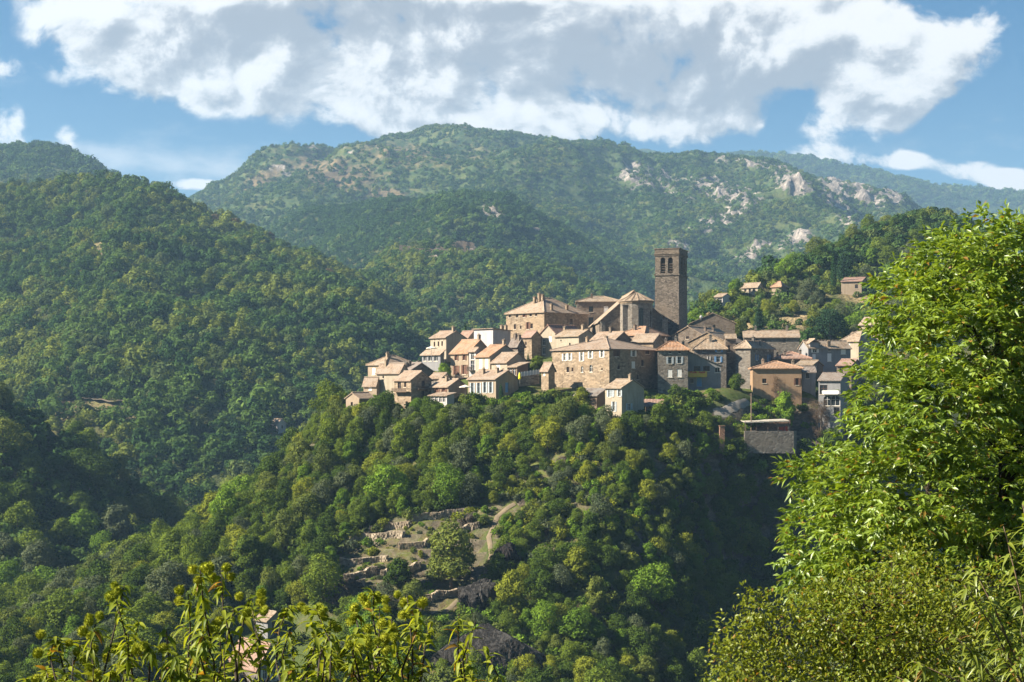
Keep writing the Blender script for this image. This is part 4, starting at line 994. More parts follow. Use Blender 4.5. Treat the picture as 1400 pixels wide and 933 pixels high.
# right hill -----------------------------------------------------------------
for kind, label, px, py, hgt, sxy, hue in [('cypress', 'tall slim cypress standing beside the hillside house with dark porch', 1140, 402, 12.5, .75, None), ('conifer', 'broad dark conifer just behind the tall hillside cypress', 1153, 388, 13, 1.0, None),
     ('conifer', 'bluish dark pine below the pale hillside house, behind the long roofed house', 1037, 452, 9.0, 1.0, None), ('cedar', 'wide dark cedar above the grey dormer house', 1135, 466, 9.5, 1.25, None), ('conifer', 'blue-green conifer beside the big leafy tree, below the hillside house', 1194, 428, 12, .8, None),
     ('round', 'bright green rounded tree above the pale hip roofed house', 1172, 452, 6.0, 1.1, 4), ('round', 'olive tree on the grassy hill terraces beside the cypress foot', 1118, 418, 5.5, 1.1, 5), ('round', 'pale rounded tree between the hillside house and the big leafy tree', 1183, 398, 8.5, .9, 5)]:
    p = on_hill('right_hill', px, py); SPECIAL.append((p.x, p.y, hgt*.3))
    ms = {'round': TREE[len(label) % 9][:2], 'conifer': CONI[len(label) % 3], 'cypress': CYPM, 'cedar': TREE[3][:2]}[kind]
    plant_tree({'round': 'broadleaf_tree', 'conifer': 'conifer_tree', 'cypress': 'cypress_tree', 'cedar': 'cedar_tree'}[kind], label, 'tree', p-Vector((0, 0, .3)), ms, hgt/8, sxy, (CON if kind == 'cedar' else HUES[hue][1] if hue is not None else None))
HOUSES_G = [('white terraced house with balconies on the right hill', 988, 976, 1000, 406, 401.5, 421, 35, 'gx', 'white', 'r_tan', 'L979,411,t,1.6,1.4;L984,410.5,t,1.6,1.4;L980,417,t,1.6,1.4;L985,417,t,1.4,1.4'),
            ('pale long house with low roof below the hill shoulder', 1036, 1014, 1043, 392.5, 387, 403, 40, 'gx', 'cream', 'r_tan', 'L1019,397,p;L1025,397,p;L1031,396.5,p'),
            ('hillside house of which only the orange roof shows over the trees', 1068, 1055, 1076, 391, 385, 402, 40, 'hx', 'tanp', 'r_org', ''),
            ('hillside house with red roof and dark open porch by the cypress', 1178, 1150, 1187, 385, 377, 403, 20, 'gx', 'tanp', 'r_red', 'L1158,395,p,6,3;L1171,392,p,1,1.4')]
GH = []
for lab, cx_, L_, R_, ea, ri, ba, al, rf, wl, rm, wn in HOUSES_G:
    p = on_hill('right_hill', cx_, ba)
    i = hs(lab, cx_, L_, R_, ea, ri, ba, al, p.y-2, rf, wl, rm, wn, '', ctrl=False, found=5); GH.append(i)
p = on_hill('left_hill', 378, 588)
hs('lone white house among trees at the foot of the left hill', 380, 367, 391, 579, 573.5, 589, 40, p.y-2, 'gx', 'white', 'r_tan', 'L371,583,p;L376,583,p;R386,584,p', '', ctrl=False, found=6)
FP2 = [(H[i]['cx'], H[i]['L'], H[i]['R'], H[i]['eave'], H[i]['base']) for i in range(NEAR_H, len(H))]
FPG = []
for h in H[NEAR_H:]:
    P, X, Yv, wa, wb, C, zb, s = geom(h); FPG.append((C, max(wa, wb)*.75))
h_ = HILLS['right_hill']; sel = np.argwhere((h_['vv'] >= -.05)[:, None] & (h_['qx'] > 930) & (h_['qx'] < 1345) & (h_['qy'] < 466))
rng.shuffle(sel); got = []
G_CLEAR = [[(1060, 436), (1130, 425), (1132, 450), (1070, 456)], [(975, 424), (998, 420), (1000, 436), (975, 440)], [(1005, 437), (1022, 432), (1022, 458), (1000, 458)], [(1130, 402), (1180, 396), (1195, 415), (1130, 425)], [(1150, 378), (1188, 376), (1188, 410), (1150, 410)]]
for a, b in sel:
    if len(got) >= 76: break
    p = h_['V'][a, b]; px, py = h_['qx'][a, b], h_['qy'][a, b]; hgt = rnd.uniform(5.5, 9.5) if py < 400 else rnd.uniform(4, 7.5)
    if any(inpoly(np.array([px]), np.array([py]), q)[0] for q in G_CLEAR) and rnd.random() < .9: continue
    if any((p[0]-q[0])**2+(p[1]-q[1])**2 < 5.2**2 for q in got): continue
    if any((p[0]-x)**2+(p[1]-y)**2 < (r+2.5)**2 for x, y, r in SPECIAL): continue
    # keep each hillside house in sight
    if any(c_[0]-abs(c_[0]-c_[1])-4 < px < c_[2]-1 and py > c_[3]-3 and py-F*hgt*.9/p[1] < c_[3]+.7*(c_[4]-c_[3]) and p[1] < 560 for c_ in FP2[:4]): continue
    if any((Vector((p[0], p[1]))-C).length < r+2 for C, r in FPG): continue
    got.append(p); con = rnd.random() < .05 and py < 360
    add_generic((p[0], p[1], p[2]-.4), px, py, hgt, rnd.uniform(.95, 1.25), rnd.choice([0, 0, 1, 3] if py < 360 else [1, 2, 3, 4, 1, 5]), LAND_R, 'trees on the right hill', 'conifer' if con else 'broadleaf')

# labels: nearest landmark, size, colour, then rank from the top among its like
def ordn(i): return ['topmost', 'second', 'third', 'fourth', 'fifth', 'sixth', 'seventh', 'eighth', 'ninth', 'tenth', 'eleventh', 'twelfth', 'thirteenth', 'fourteenth', 'fifteenth', 'sixteenth'][min(i, 15)]
by = {}
for t in GEN:
    l = min(t['lands'], key=lambda q: (q[0]-t['px'])**2+(q[1]-t['py'])**2)
    dx, dy = t['px']-l[0], t['py']-l[1]
    prep = 'beside' if abs(dx) > abs(dy)*1.1 else ('above' if dy < 0 else 'below')
    size = 'small' if t['h'] < 5 else ('tall' if t['h'] > 8.2 else 'medium')
    what = 'conifer' if t['kind'] == 'conifer' else HUES[t['hue']][0]+' tree'
    by.setdefault(f"{size} {what} {prep} {l[2]}", []).append(t)
for k, lst in by.items():
    lst.sort(key=lambda t: t['py'])
    for i, t in enumerate(lst):
        t['o']['label'] = k if len(lst) == 1 else (f"{k}, {'topmost' if i == 0 else ordn(i)+' from top'}" if len(lst) > 2 else f"{k}, {('upper', 'lower')[i]} of the two")

# ------------------------------------------------------------------ woods too many to count: one object per hillside, instanced crowns
LIB = bpy.data.collections.new('wood_crowns')
def lib_crown(name, seed, n, size, Rr, Hh, mat, coll, con=False):
    rng = np.random.default_rng(seed)
    if con:
        L = [(0, 0, Hh*z, Rr*(1-z)*.8+.15, Rr*(1-z)*.8+.15, Hh*.1) for z in np.linspace(.12, .95, 8)]
        me = crown_mesh(name, rng, L, n, size, mat, asp=.45, droop=.3, cull=.5)
    else: me = crown_mesh(name, rng, broad_lobes(rng, 8, Rr, Hh, .2), n, size, mat, jit=.38, inner=.85, cull=.75)
    o = bpy.data.objects.new(name, me); coll.objects.link(o); return o
def wood(name, label, hill, n, hrange, lib, weights, dens=None, xr=(-40, 1440), vmin=-.03, gap=None, sub=.35):
    h_ = HILLS[hill]; V = h_['V']; vv = h_['vv']
    i0 = np.searchsorted(vv, vmin); A = V[i0:]; qx = h_['qx'][i0:]; qy = h_['qy'][i0:]; cov = h_['cov'][i0:]
    P00, P10, P01, P11 = A[:-1, :-1], A[1:, :-1], A[:-1, 1:], A[1:, 1:]
    ar = np.linalg.norm(np.cross(P10-P00, P01-P00), axis=-1)
    d_ = np.ones(ar.shape)
    if dens is not None: d_ = dens(qx[:-1, :-1], qy[:-1, :-1], P00, cov[:-1, :-1])
    ok = (qx[:-1, :-1] > xr[0]) & (qx[:-1, :-1] < xr[1]) & (qy[:-1, :-1] < 900)
    w = (ar*d_*ok).ravel(); w /= w.sum()
    rng = np.random.default_rng(len(name)*7+n)
    ii = rng.choice(len(w), n, p=w); u, v = rng.random(n)[:, None], rng.random(n)[:, None]
    f = lambda q: q.reshape(-1, 3)[ii]
    P = (f(P00)*(1-u)+f(P10)*u)*(1-v)+(f(P01)*(1-u)+f(P11)*u)*v
    scl = rng.uniform(*hrange, n)*np.where(rng.random(n) < .12, 1.35, 1); P[:, 2] -= scl*sub
    if gap:
        keep = []; cell = {}
        for k in range(n):
            key = (int(P[k, 0]//gap), int(P[k, 1]//gap)); bad = False
            for dx in (-1, 0, 1):
                for dy in (-1, 0, 1):
                    for j in cell.get((key[0]+dx, key[1]+dy), ()):
                        if (P[k, 0]-P[j, 0])**2+(P[k, 1]-P[j, 1])**2 < (gap*.5*(scl[k]+scl[j])/np.mean(hrange)*.8)**2: bad = True; break
            if not bad: keep.append(k); cell.setdefault(key, []).append(k)
        P = P[keep]; scl = scl[keep]; n = len(keep)
    me = bpy.data.meshes.new(name); me.vertices.add(n); me.vertices.foreach_set('co', P.astype(np.float32).ravel())
    a = me.attributes.new('scl', 'FLOAT', 'POINT'); a.data.foreach_set('value', (scl).astype(np.float32))
    a = me.attributes.new('rot', 'FLOAT', 'POINT'); a.data.foreach_set('value', rng.uniform(0, 6.28, n).astype(np.float32))
    # kinds grow in patches
    pn = fbm(P[:, 0]/60, P[:, 1]/60, 5, 3)*.9+rng.normal(size=n)*.33
    cw = np.cumsum(weights)/np.sum(weights); rank = np.argsort(np.argsort(pn))/n
    a = me.attributes.new('idx', 'INT', 'POINT'); a.data.foreach_set('value', np.searchsorted(cw, rank).clip(0, len(weights)-1).astype(np.int32))
    return me, label, lib
def gn_instances(o, coll):
    ng = bpy.data.node_groups.new('scatter', 'GeometryNodeTree')
    ng.interface.new_socket('Geometry', in_out='INPUT', socket_type='NodeSocketGeometry'); ng.interface.new_socket('Geometry', in_out='OUTPUT', socket_type='NodeSocketGeometry')
    g = N(ng); gi = g.n('NodeGroupInput'); go = g.n('NodeGroupOutput')
    ip = g.n('GeometryNodeInstanceOnPoints'); ci = g.n('GeometryNodeCollectionInfo')
    ci.inputs['Collection'].default_value = coll; ci.inputs['Separate Children'].default_value = True; ci.inputs['Reset Children'].default_value = True
    def na(nm, t):
        a = g.n('GeometryNodeInputNamedAttribute', data_type=t); a.inputs['Name'].default_value = nm; return a.outputs['Attribute']
    cx_ = g.n('ShaderNodeCombineXYZ'); g.l(na('rot', 'FLOAT'), cx_.inputs[2])
    g.l(gi.outputs[0], ip.inputs['Points']); g.l(ci.outputs[0], ip.inputs['Instance']); ip.inputs['Pick Instance'].default_value = True
    g.l(na('idx', 'INT'), ip.inputs['Instance Index']); g.l(cx_.outputs[0], ip.inputs['Rotation']); g.l(na('scl', 'FLOAT'), ip.inputs['Scale'])
    g.l(ip.outputs[0], go.inputs[0])
    md = o.modifiers.new('scatter', 'NODES'); md.node_group = ng
def make_wood(name, *a, **k):
    me, label, lib = wood(name, *a, **k)
    o = obj(name, me); tag(o, label, 'woodland', kind='stuff'); gn_instances(o, lib)
def sub_lib(nm, specs):
    c = bpy.data.collections.new(nm)
    for i, sp in enumerate(specs): lib_crown('%s_%02d' % (nm, i), *sp, c)
    return c
# crowns of unit height, scaled by tree height
def LM(i): return HUES[i][1]
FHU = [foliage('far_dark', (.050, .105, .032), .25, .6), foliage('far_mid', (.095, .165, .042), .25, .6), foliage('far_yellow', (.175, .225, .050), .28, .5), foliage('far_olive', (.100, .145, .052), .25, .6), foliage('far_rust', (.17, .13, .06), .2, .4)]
class _L:   # helper for specs with conifers
    pass
def lib2(nm, rows):
    c = bpy.data.collections.new(nm)
    for i, (seed, n, size, Rr, mat, con) in enumerate(rows): lib_crown('%s_%02d' % (nm, i), seed, n, size, Rr, 1.0, mat, c, con)
    return c
LIB_MID = lib2('mid_crown', [(11, 620, .13, .52, FHU[0], 0), (12, 620, .13, .58, FHU[0], 0), (13, 500, .12, .26, CON, 1), (14, 620, .13, .55, FHU[1], 0), (15, 620, .13, .62, FHU[1], 0), (16, 620, .13, .56, FHU[3], 0), (17, 620, .13, .6, FHU[2], 0), (18, 620, .13, .5, FHU[2], 0), (19, 560, .12, .5, FHU[4], 0)])
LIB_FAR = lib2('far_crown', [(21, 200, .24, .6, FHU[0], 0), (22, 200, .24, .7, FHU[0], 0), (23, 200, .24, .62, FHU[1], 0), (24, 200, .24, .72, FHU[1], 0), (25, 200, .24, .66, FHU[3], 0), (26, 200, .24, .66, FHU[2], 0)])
def dl(qx, qy, P, cov):
    d = 1-.9*np.clip(cov[..., 1]*1.3, 0, 1)
    return np.clip(d, .02, 1)
make_wood('left_hill_wood', 'mixed oak and chestnut wood covering the broad left hillside', 'left_hill', 13000, (6.5, 12), LIB_MID, [1.5, 1.5, .4, 3, 3, 2.2, 3, 2.4, .12], dens=dl, gap=6.3, xr=(-60, 900))
def dr(qx, qy, P, cov): return np.clip(1-1.2*cov[..., 0], .03, 1)*np.clip(1-.85*cov[..., 1]-.1, .06, 1)*np.where(qy > 400, .8, 1)
def dm(qx, qy, P, cov):
    n = fbm(P[..., 0]/90, P[..., 1]/90, 77, 4)
    return np.clip(.75+n*1.3, .12, 1)*np.clip(1-1.05*cov[..., 0], .06, 1)*np.clip(1-1.05*cov[..., 1], .09, 1)*np.where(qy < 230, .6, 1)
make_wood('mountain_wood', 'scattered scrub oak and thicket on the main mountain side', 'main_mountain', 44000, (4, 8.2), LIB_FAR, [2, 2, 2.5, 2.5, 1.5, 1], dens=dm, xr=(60, 1300), gap=4.8)
make_wood('middle_spur_wood', 'dense wood on the rounded middle spur, coloured dark as a cloud shadow', 'middle_spur', 9000, (5, 8.5), LIB_FAR, [5, 5, 1, .6, .3, .05], dens=dr, xr=(320, 1050), gap=4.6)  # mostly dark crowns: their colour stands in for a cloud shadow on the spur
make_wood('lit_spur_wood', 'sunlit wood on the low spur behind the village', 'lit_spur', 3600, (7, 11.5), LIB_MID, [1, 1.4, .1, 3, 3, 2, 2.5, 2, .02], dens=dr, xr=(420, 990), gap=5.5)
make_wood('left_far_wood', 'wood on the far left hill', 'left_far_hill', 3000, (8, 13), LIB_FAR, [3, 3, 2, 2, 1, .3], xr=(-60, 330), gap=7)
make_wood('far_ridge_wood', 'wood on the hazy far ridge', 'far_ridge', 8000, (10, 17), LIB_FAR, [3, 3, 2, 2, 1, .3], xr=(700, 1440))
def dg(qx, qy, P, cov): return np.where((qy < 400) | (P[..., 1] > 540), 1, .0)
make_wood('right_hill_wood', 'dark mixed wood filling in the upper right hill', 'right_hill', 700, (5, 8.5), LIB_MID, [3, 3, .3, 2, 2, 2, .4, .2, .02], dens=lambda qx, qy, P, cov: np.where(qy < 372-(qx-1100)*.12, 1., .0), xr=(920, 1420), gap=4.6)
make_wood('right_slope_wood', 'bushes and young trees between the gardens of the right hill', 'right_hill', 620, (3, 6.2), LIB_MID, [2, 2, .2, 3, 3, 2, 2, 2, .02], dens=lambda qx, qy, P, cov: np.where(qy > 372-(qx-1100)*.12, 1-.85*cov[..., 1], .0), xr=(930, 1300), gap=3.6)
make_wood('shoulder_wood', 'dark wood filling in the shaded left shoulder', 'left_shoulder', 1100, (5.5, 9.5), LIB_MID, [3, 3, .3, 2, 2, 2, .4, .2, .02], xr=(-60, 380), gap=4)
# undergrowth and bushes between the spur's trees
n = 12000; X_ = NR.uniform(-175, 130, n); Y_ = NR.uniform(195, 350, n); Z_ = tz(X_, Y_); qx = 700+F*X_/Y_; qy = HZ-F*Z_/Y_
T_ = inpoly(qx, qy, TERR); S_ = inpoly(qx, qy, SCAR); D_ = inpoly(qx, qy, DARKR); V_ = inpoly(qx, qy, VILLAGE_EDGE)
r_ = NR.random(n)
keep = (qx > -60) & (qx < 1250) & (qy > 545) & (np.where(T_, r_ < .95, np.where(S_, r_ < .92, np.where(D_, r_ < .85, np.where(V_, r_ < .75, r_ < .9)))))
keep &= ~inpoly(qx, qy, FARM) | (r_ < .15)
keep &= ~(inpoly(qx, qy, CLIFF) & (r_ > .85))
keep &= np.array([not near_house(a, b, .5) for a, b in zip(X_, Y_)])
PATHS = [[(1024, 551), (1010, 556), (998, 561), (985, 567)], [(700, 690), (672, 712), (662, 740), (668, 765), (655, 795), (610, 832), (590, 840)]]
for pl in PATHS:
    for (ax, ay), (bx, by_) in zip(pl, pl[1:]):
        for t in np.linspace(0, 1, 6): keep &= ((qx-(ax+(bx-ax)*t))**2+((qy-(ay+(by_-ay)*t))*1.2)**2) > 12**2
P = np.c_[X_, Y_, Z_-.15][keep]; n = len(P)
me = bpy.data.meshes.new('undergrowth'); me.vertices.add(n); me.vertices.foreach_set('co', P.astype(np.float32).ravel())
small = (T_ | S_ | D_)[keep]; tuft = (T_ & (r_ > .2))[keep]
for nm, val in (('scl', np.where(tuft, NR.uniform(.2, .55, n), 1)*np.where(small, NR.uniform(.5, 1.7, n), NR.uniform(.7, 1.9, n))), ('rot', NR.uniform(0, 6.28, n))):
    a = me.attributes.new(nm, 'FLOAT', 'POINT'); a.data.foreach_set('value', val.astype(np.float32))
idx = np.where(small, NR.choice([2, 2, 3, 4, 5], n), NR.choice([0, 0, 1, 3, 4], n))
a = me.attributes.new('idx', 'INT', 'POINT'); a.data.foreach_set('value', idx.astype(np.int32))
ULIB = bpy.data.collections.new('bushes')
for i in range(6):
    me2 = SHRUB[i % 5].copy(); me2.materials.clear(); me2.materials.append(HUES[[0, 1, 2, 3, 4, 5][i]][1])
    ULIB.objects.link(bpy.data.objects.new('bush_%02d' % i, me2))
o = obj('undergrowth', me); tag(o, 'bramble and broom bushes between the trees of the village spur', 'undergrowth', kind='stuff'); gn_instances(o, ULIB)

NLIB = bpy.data.collections.new('spur_crowns')
for i in range(9):
    me2 = TREE[i][0].copy(); me2.transform(Matrix.Scale(1/8, 4)); me2.materials.clear(); me2.materials.append(HUES[[0, 1, 3, 0, 1, 4, 5, 1, 2][i]][1])
    NLIB.objects.link(bpy.data.objects.new('spur_crown_%02d' % i, me2))
n = 7500; X_ = NR.uniform(-180, 135, n); Y_ = NR.uniform(200, 350, n); Z_ = tz(X_, Y_); qx = 700+F*X_/Y_; qy = HZ-F*Z_/Y_
T_ = inpoly(qx, qy, TERR) | inpoly(qx, qy, FARM); S_ = inpoly(qx, qy, SCAR) | inpoly(qx, qy, DARKR) | inpoly(qx, qy, CLIFF); V_ = inpoly(qx, qy, VILLAGE_EDGE)
taken = [(a, b, c) for a, b, c in pts]+[(a, b, r*2) for a, b, r in SPECIAL]; sel_ = []; hs_ = []
for i in range(n):
    if len(sel_) > 1250: break
    if T_[i] or V_[i] or not (-60 < qx[i] < 1200 and 550 < qy[i] < 1000): continue
    
    hh_ = NR.uniform(3.0, 6.6) if not S_[i] else NR.uniform(1.8, 4.4)
    if qy[i] < 625 and 470 < qx[i] < 775: hh_ = max(1.6, min(hh_, (qy[i]-548)*.14))
    if near_house(X_[i], Y_[i], .8): continue
    if any((X_[i]-a)**2+(Y_[i]-b)**2 < (.20*(hh_+c))**2 for a, b, c in taken): continue
    bad = False
    for pl in PATHS:
        for (ax, ay) in pl: bad |= (qx[i]-ax)**2+(qy[i]-ay)**2 < 20**2
    if bad: continue
    taken.append((X_[i], Y_[i], hh_)); sel_.append(i); hs_.append(hh_)
PW = np.c_[X_, Y_, Z_-.4][sel_]; ext = []
for _ in range(420):       # the steep shaded ravine flank
    a, b = NR.uniform(880, 1110), NR.uniform(640, 930)
    q = hit(a, b)
    if q is None or near_house(q.x, q.y, 2) or (1010 < a < 1095 and b < 632): continue
    if any((q.x-c)**2+(q.y-d)**2+(q.z-e)**2 < 2.3**2 for c, d, e in ext): continue
    ext.append((q.x, q.y, q.z-.5)); hs_.append(NR.uniform(2.6, 5.6))
PW = np.r_[PW, np.array(ext)]
me = bpy.data.meshes.new('spur_wood'); n = len(PW); me.vertices.add(n); me.vertices.foreach_set('co', PW.astype(np.float32).ravel())
for nm, val, ty in (('scl', np.array(hs_), 'FLOAT'), ('rot', NR.uniform(0, 6.28, n), 'FLOAT'), ('idx', NR.integers(0, 9, n), 'INT')):
    a = me.attributes.new(nm, ty, 'POINT'); a.data.foreach_set('value', val.astype(np.float32 if ty == 'FLOAT' else np.int32))
o = obj('spur_wood', me); tag(o, 'young trees crowding between the bigger trees of the village spur', 'woodland', kind='stuff'); gn_instances(o, NLIB)
print('spur wood', n, 'spur trees', len(pts))
# ------------------------------------------------------------------ build the houses
for h in H: build_house(h)

# timber balconies, yellow balcony (parts of their houses)
def house_of(s): return next(h for h in H if s in h['label'])
def local_px(h, face, px):
    P, X, Yv, wa, wb, C, zb, s = geom(h); k = (px-700)/F
    if face == 'L': t = (P.x-k*h['Y'])/(math.cos(h['al'])+k*math.sin(h['al'])); return wa/2-t, -wb/2, h['Y']+t*math.sin(h['al'])
    t = (k*h['Y']-P.x)/(math.sin(h['al'])-k*math.cos(h['al'])); return wa/2, -wb/2+t, h['Y']+t*math.cos(h['al'])
def balcony(h, face, px0, px1, pytop, pybot, dep, mat, name='balcony', flowers=False, slatted=True):
    x0, y0, Y0 = local_px(h, face, px0); x1, y1, Y1 = local_px(h, face, px1)
    zt = (HZ-pytop)/F*(Y0+Y1)/2-h['zb']; zb = (HZ-pybot)/F*(Y0+Y1)/2-h['zb']
    bm = bmesh.new(); n = Vector((0, -1, 0)) if face == 'L' else Vector((1, 0, 0)); u = Vector((x1-x0, y1-y0, 0)); L = u.length; u.normalize()
    rot = Matrix((u, n, Vector((0, 0, 1)))).transposed(); c = Vector(((x0+x1)/2, (y0+y1)/2, 0))
    box(bm, c+n*dep/2+Vector((0, 0, zb)), (L/2, dep/2, .07), rot)
    box(bm, c+n*dep+Vector((0, 0, zt)), (L/2, .04, .04), rot)
    for sx in (-1, 1): box(bm, c+n*dep/2+u*(sx*(L/2-.04))+Vector((0, 0, zt-.001)), (.038, dep/2-.05, .035), rot)
    k = max(4, int(L/(.16 if slatted else .35)))
    for i in range(k+1): box(bm, c+n*dep+u*(-L/2+.02+(L-.04)*i/k)+Vector((0, 0, (zt+zb)/2)), (.03 if slatted else L/k*.47, .022, (zt-zb)/2-.06), rot)
    b = obj(name, bm_mesh(name, bm, M[mat]), h['root'])
    if flowers:
        bm = bmesh.new()
        for i in range(46):
            t = rnd.choice([rnd.uniform(-.4, -.05), rnd.uniform(.1, .42)])*L
            p = c+n*(dep+.12+rnd.uniform(-.06, .1))+u*t+Vector((0, 0, zt-.22+rnd.uniform(-.16, .14)))
            box(bm, p, (.07, .07, .06), Matrix.Rotation(rnd.uniform(0, 3), 3, (rnd.random(), 1, rnd.random())))
        obj('geraniums', bm_mesh('geraniums', bm, M['redfl']), b)
h = house_of('tall brown house with timber'); balcony(h, 'R', 568.5, 584, 529, 532.5, 1.0, 'timber'); balcony(h, 'L', 541, 561, 531, 536, 1.2, 'timber')
h = house_of('low pale house with sloping roof and yellow'); balcony(h, 'L', 941, 965.5, 508, 515.5, 1.3, 'yellow', flowers=True, slatted=False)
h = house_of('orange-tan house with two rows'); balcony(h, 'L', 617, 640, 514, 517, 1.3, 'dark')
h = house_of('narrow white house slice'); balcony(h, 'L', 642, 650, 502, 507, 1.0, 'dark')
h = house_of('grey three storey'); balcony(h, 'L', 1126, 1147, 534, 539, 1.0, 'wframe', slatted=False)
# cross gable dormer on the grey house
h = house_of('grey rendered house with small gable'); x, y, Y_ = local_px(h, 'R', 1113.5); a = h['fp'][1]/2
bm = bmesh.new(); z0 = h['ze']
box(bm, (a-1.2, y, z0+.45), (1.23, 1.15, .95)); obj('dormer', bm_mesh('dormer', bm, M['greyp']), h['root'])
F_ = [[(a+.4, y-1.5), (a+.4, y), (a-2.6, y), (a-2.6, y-1.5)], [(a+.4, y), (a+.4, y+1.5), (a-2.6, y+1.5), (a-2.6, y)]]
obj('dormer_roof', roof_mesh(F_, lambda X_, Y2, z0=z0, y=y: z0+1.95-abs(Y2-y)*.62, M['r_tan']), h['root'])

# ------------------------------------------------------------------ church: nave, apse with fan roof, buttresses
hs('stone village church with rounded apse, tall arched windows and tiled fan roof', 913.5, 819.5, None, 440, 398.5, 478, -2, 358, 'gy', 'stone_d', 'r_tan', '', '', wb=26, cat='church', name='village_church', ctrl=False, found=4)
h = H[-1]; ch = build_house(h); a, b = h['fp'][1]/2, h['fp'][2]/2
cxl = local_px(h, 'L', 870)[0]; s = 355/F
ra = 22.5*s; ze = (HZ-412.5)*s-h['zb']; za = (HZ-400)*s-h['zb']
def ngon(r, z, n=9, y0=0, full=False): return [Vector((cxl+r*math.cos(math.pi+math.pi*k/(n-1)), -b-y0+r*math.sin(math.pi+math.pi*k/(n-1)), z)) for k in range(n)]
bm = bmesh.new(); pts = ngon(ra, 0); holes_all = []
for i in range(8):
    p, q = pts[i], pts[i+1]; u = (q-p); Ln = u.length; u.normalize(); n_ = Vector((u.y, -u.x, 0))
    hl = []
    if i in (1, 6): hl = [(Ln/2, (HZ-436)*s-h['zb'], .7, 4.2, True, 'A')]
    if i == 4: hl = [(Ln*.45, (HZ-434)*s-h['zb'], 1.15, 4.6, True, 'A')]
    for hole in facade(bm, p, u, n_, Ln, -4, ze, hl, .35): holes_all.append((p, u, n_, hole))
wall_apse = obj('apse', bm_mesh('apse', bm, M['stone_g'], recalc=False), ch)
for p, u, n_, hole in holes_all:
    a0, b0, c0, d0, ar, st_ = hole; up = Vector((0, 0, 1)); rot = Matrix((u, -n_, up)).transposed()
    bm = bmesh.new(); ctr = p+u*(a0+b0)/2+up*(c0+d0)/2-n_*.3
    box(bm, ctr, ((b0-a0)/2, .02, (d0-c0)/2), rot); w = obj('window', bm_mesh('window', bm, M['glass']), ch)
    bm = bmesh.new(); box(bm, ctr+n_*.05, (.03, .025, (d0-c0)/2-.02), rot)
    for k in range(5): box(bm, ctr+n_*.052+up*((k-2)*(d0-c0)/5.5), ((b0-a0)/2-.02, .02, .02), rot)
    obj('window_bars', bm_mesh('window_bars', bm, M['dark']), w)
# fan roof
bm = bmesh.new(); uvl = bm.loops.layers.uv.new('UVMap'); rim = ngon(ra+.45, ze+.02); ap = Vector((cxl, -b+.3, za)); t_ = Vector((0, 0, .22))
back = [Vector((cxl+ra+.45, -b+1.6, ze+.02)), Vector((cxl-ra-.45, -b+1.6, ze+.02))]
ring = rim+back
for i in range(len(ring)):
    p, q = ring[i], ring[(i+1) % len(ring)]
    f = bm.faces.new([bm.verts.new(v) for v in (p+t_, q+t_, ap+t_)])
    for lp, uv in zip(f.loops, ((0, 0), ((q-p).length, 0), ((q-p).length/2, (ap-p).length))): lp[uvl].uv = uv
    bm.faces.new([bm.verts.new(v) for v in (p, q, q+t_, p+t_)]); bm.faces.new([bm.verts.new(v) for v in (q, p, ap)])
    if i < 9: tube(bm, [p+t_, ap+t_+Vector((0, 0, .05))], [.13, .13], 6)
me = bpy.data.meshes.new('apse_roof'); bm.to_mesh(me); bm.free(); me.materials.append(M['r_tan']); obj('apse_roof', me, ch)
bm = bmesh.new(); box(bm, (cxl, -b-ra*.0+.02, ze-.18), (.01, .01, .01))
rr = ngon(ra+.16, ze-.42); rr2 = ngon(ra+.16, ze-.02); ri = ngon(ra+.005, ze-.42)
for i in range(8):
    bm.faces.new([bm.verts.new(v) for v in (rr[i], rr[i+1], rr2[i+1], rr2[i])]); bm.faces.new([bm.verts.new(v) for v in (rr[i+1], rr[i], ri[i], ri[i+1])])
obj('cornice', bm_mesh('cornice', bm, M['stone']), ch)
for px, top, w in ((852.5, 418, .55), (908, 437, .7), (824, 441, .5)):
    x = local_px(h, 'L', px)[0]; zt = (HZ-top)*s-h['zb']; bm = bmesh.new()
    yq = -b-(ra*.55 if px == 852.5 else .5)
    box(bm, (x, yq, zt/2-2), (w, .9, zt/2+2)); box(bm, (x, yq-.05, zt+.12), (w+.12, 1.0, .12))
    obj('buttress', bm_mesh('buttress', bm, M['stone_g']), ch)

# ------------------------------------------------------------------ bell tower
Yt = 366; al = R(20); st_ = Yt/F
tw = dict(cx=928, L=895.6, R=939.3, al=al, Y=Yt, wb=None, base=462)
P, X, Yv, wa, wb, C, zb, s = geom(tw)
root = empty('bell_tower', (C.x, C.y, zb), -al); tag(root, 'tall square dark stone bell tower with paired arched openings below its flat top', 'bell tower')
Z = lambda py: (HZ-py)*s-zb
def prism(bm, z0, z1, gx_, gy_=None, top=True):
    gy_ = gx_ if gy_ is None else gy_
    box(bm, (0, 0, (z0+z1)/2), (wa/2+gx_, wb/2+gy_, (z1-z0)/2))
bm = bmesh.new(); tap = .12
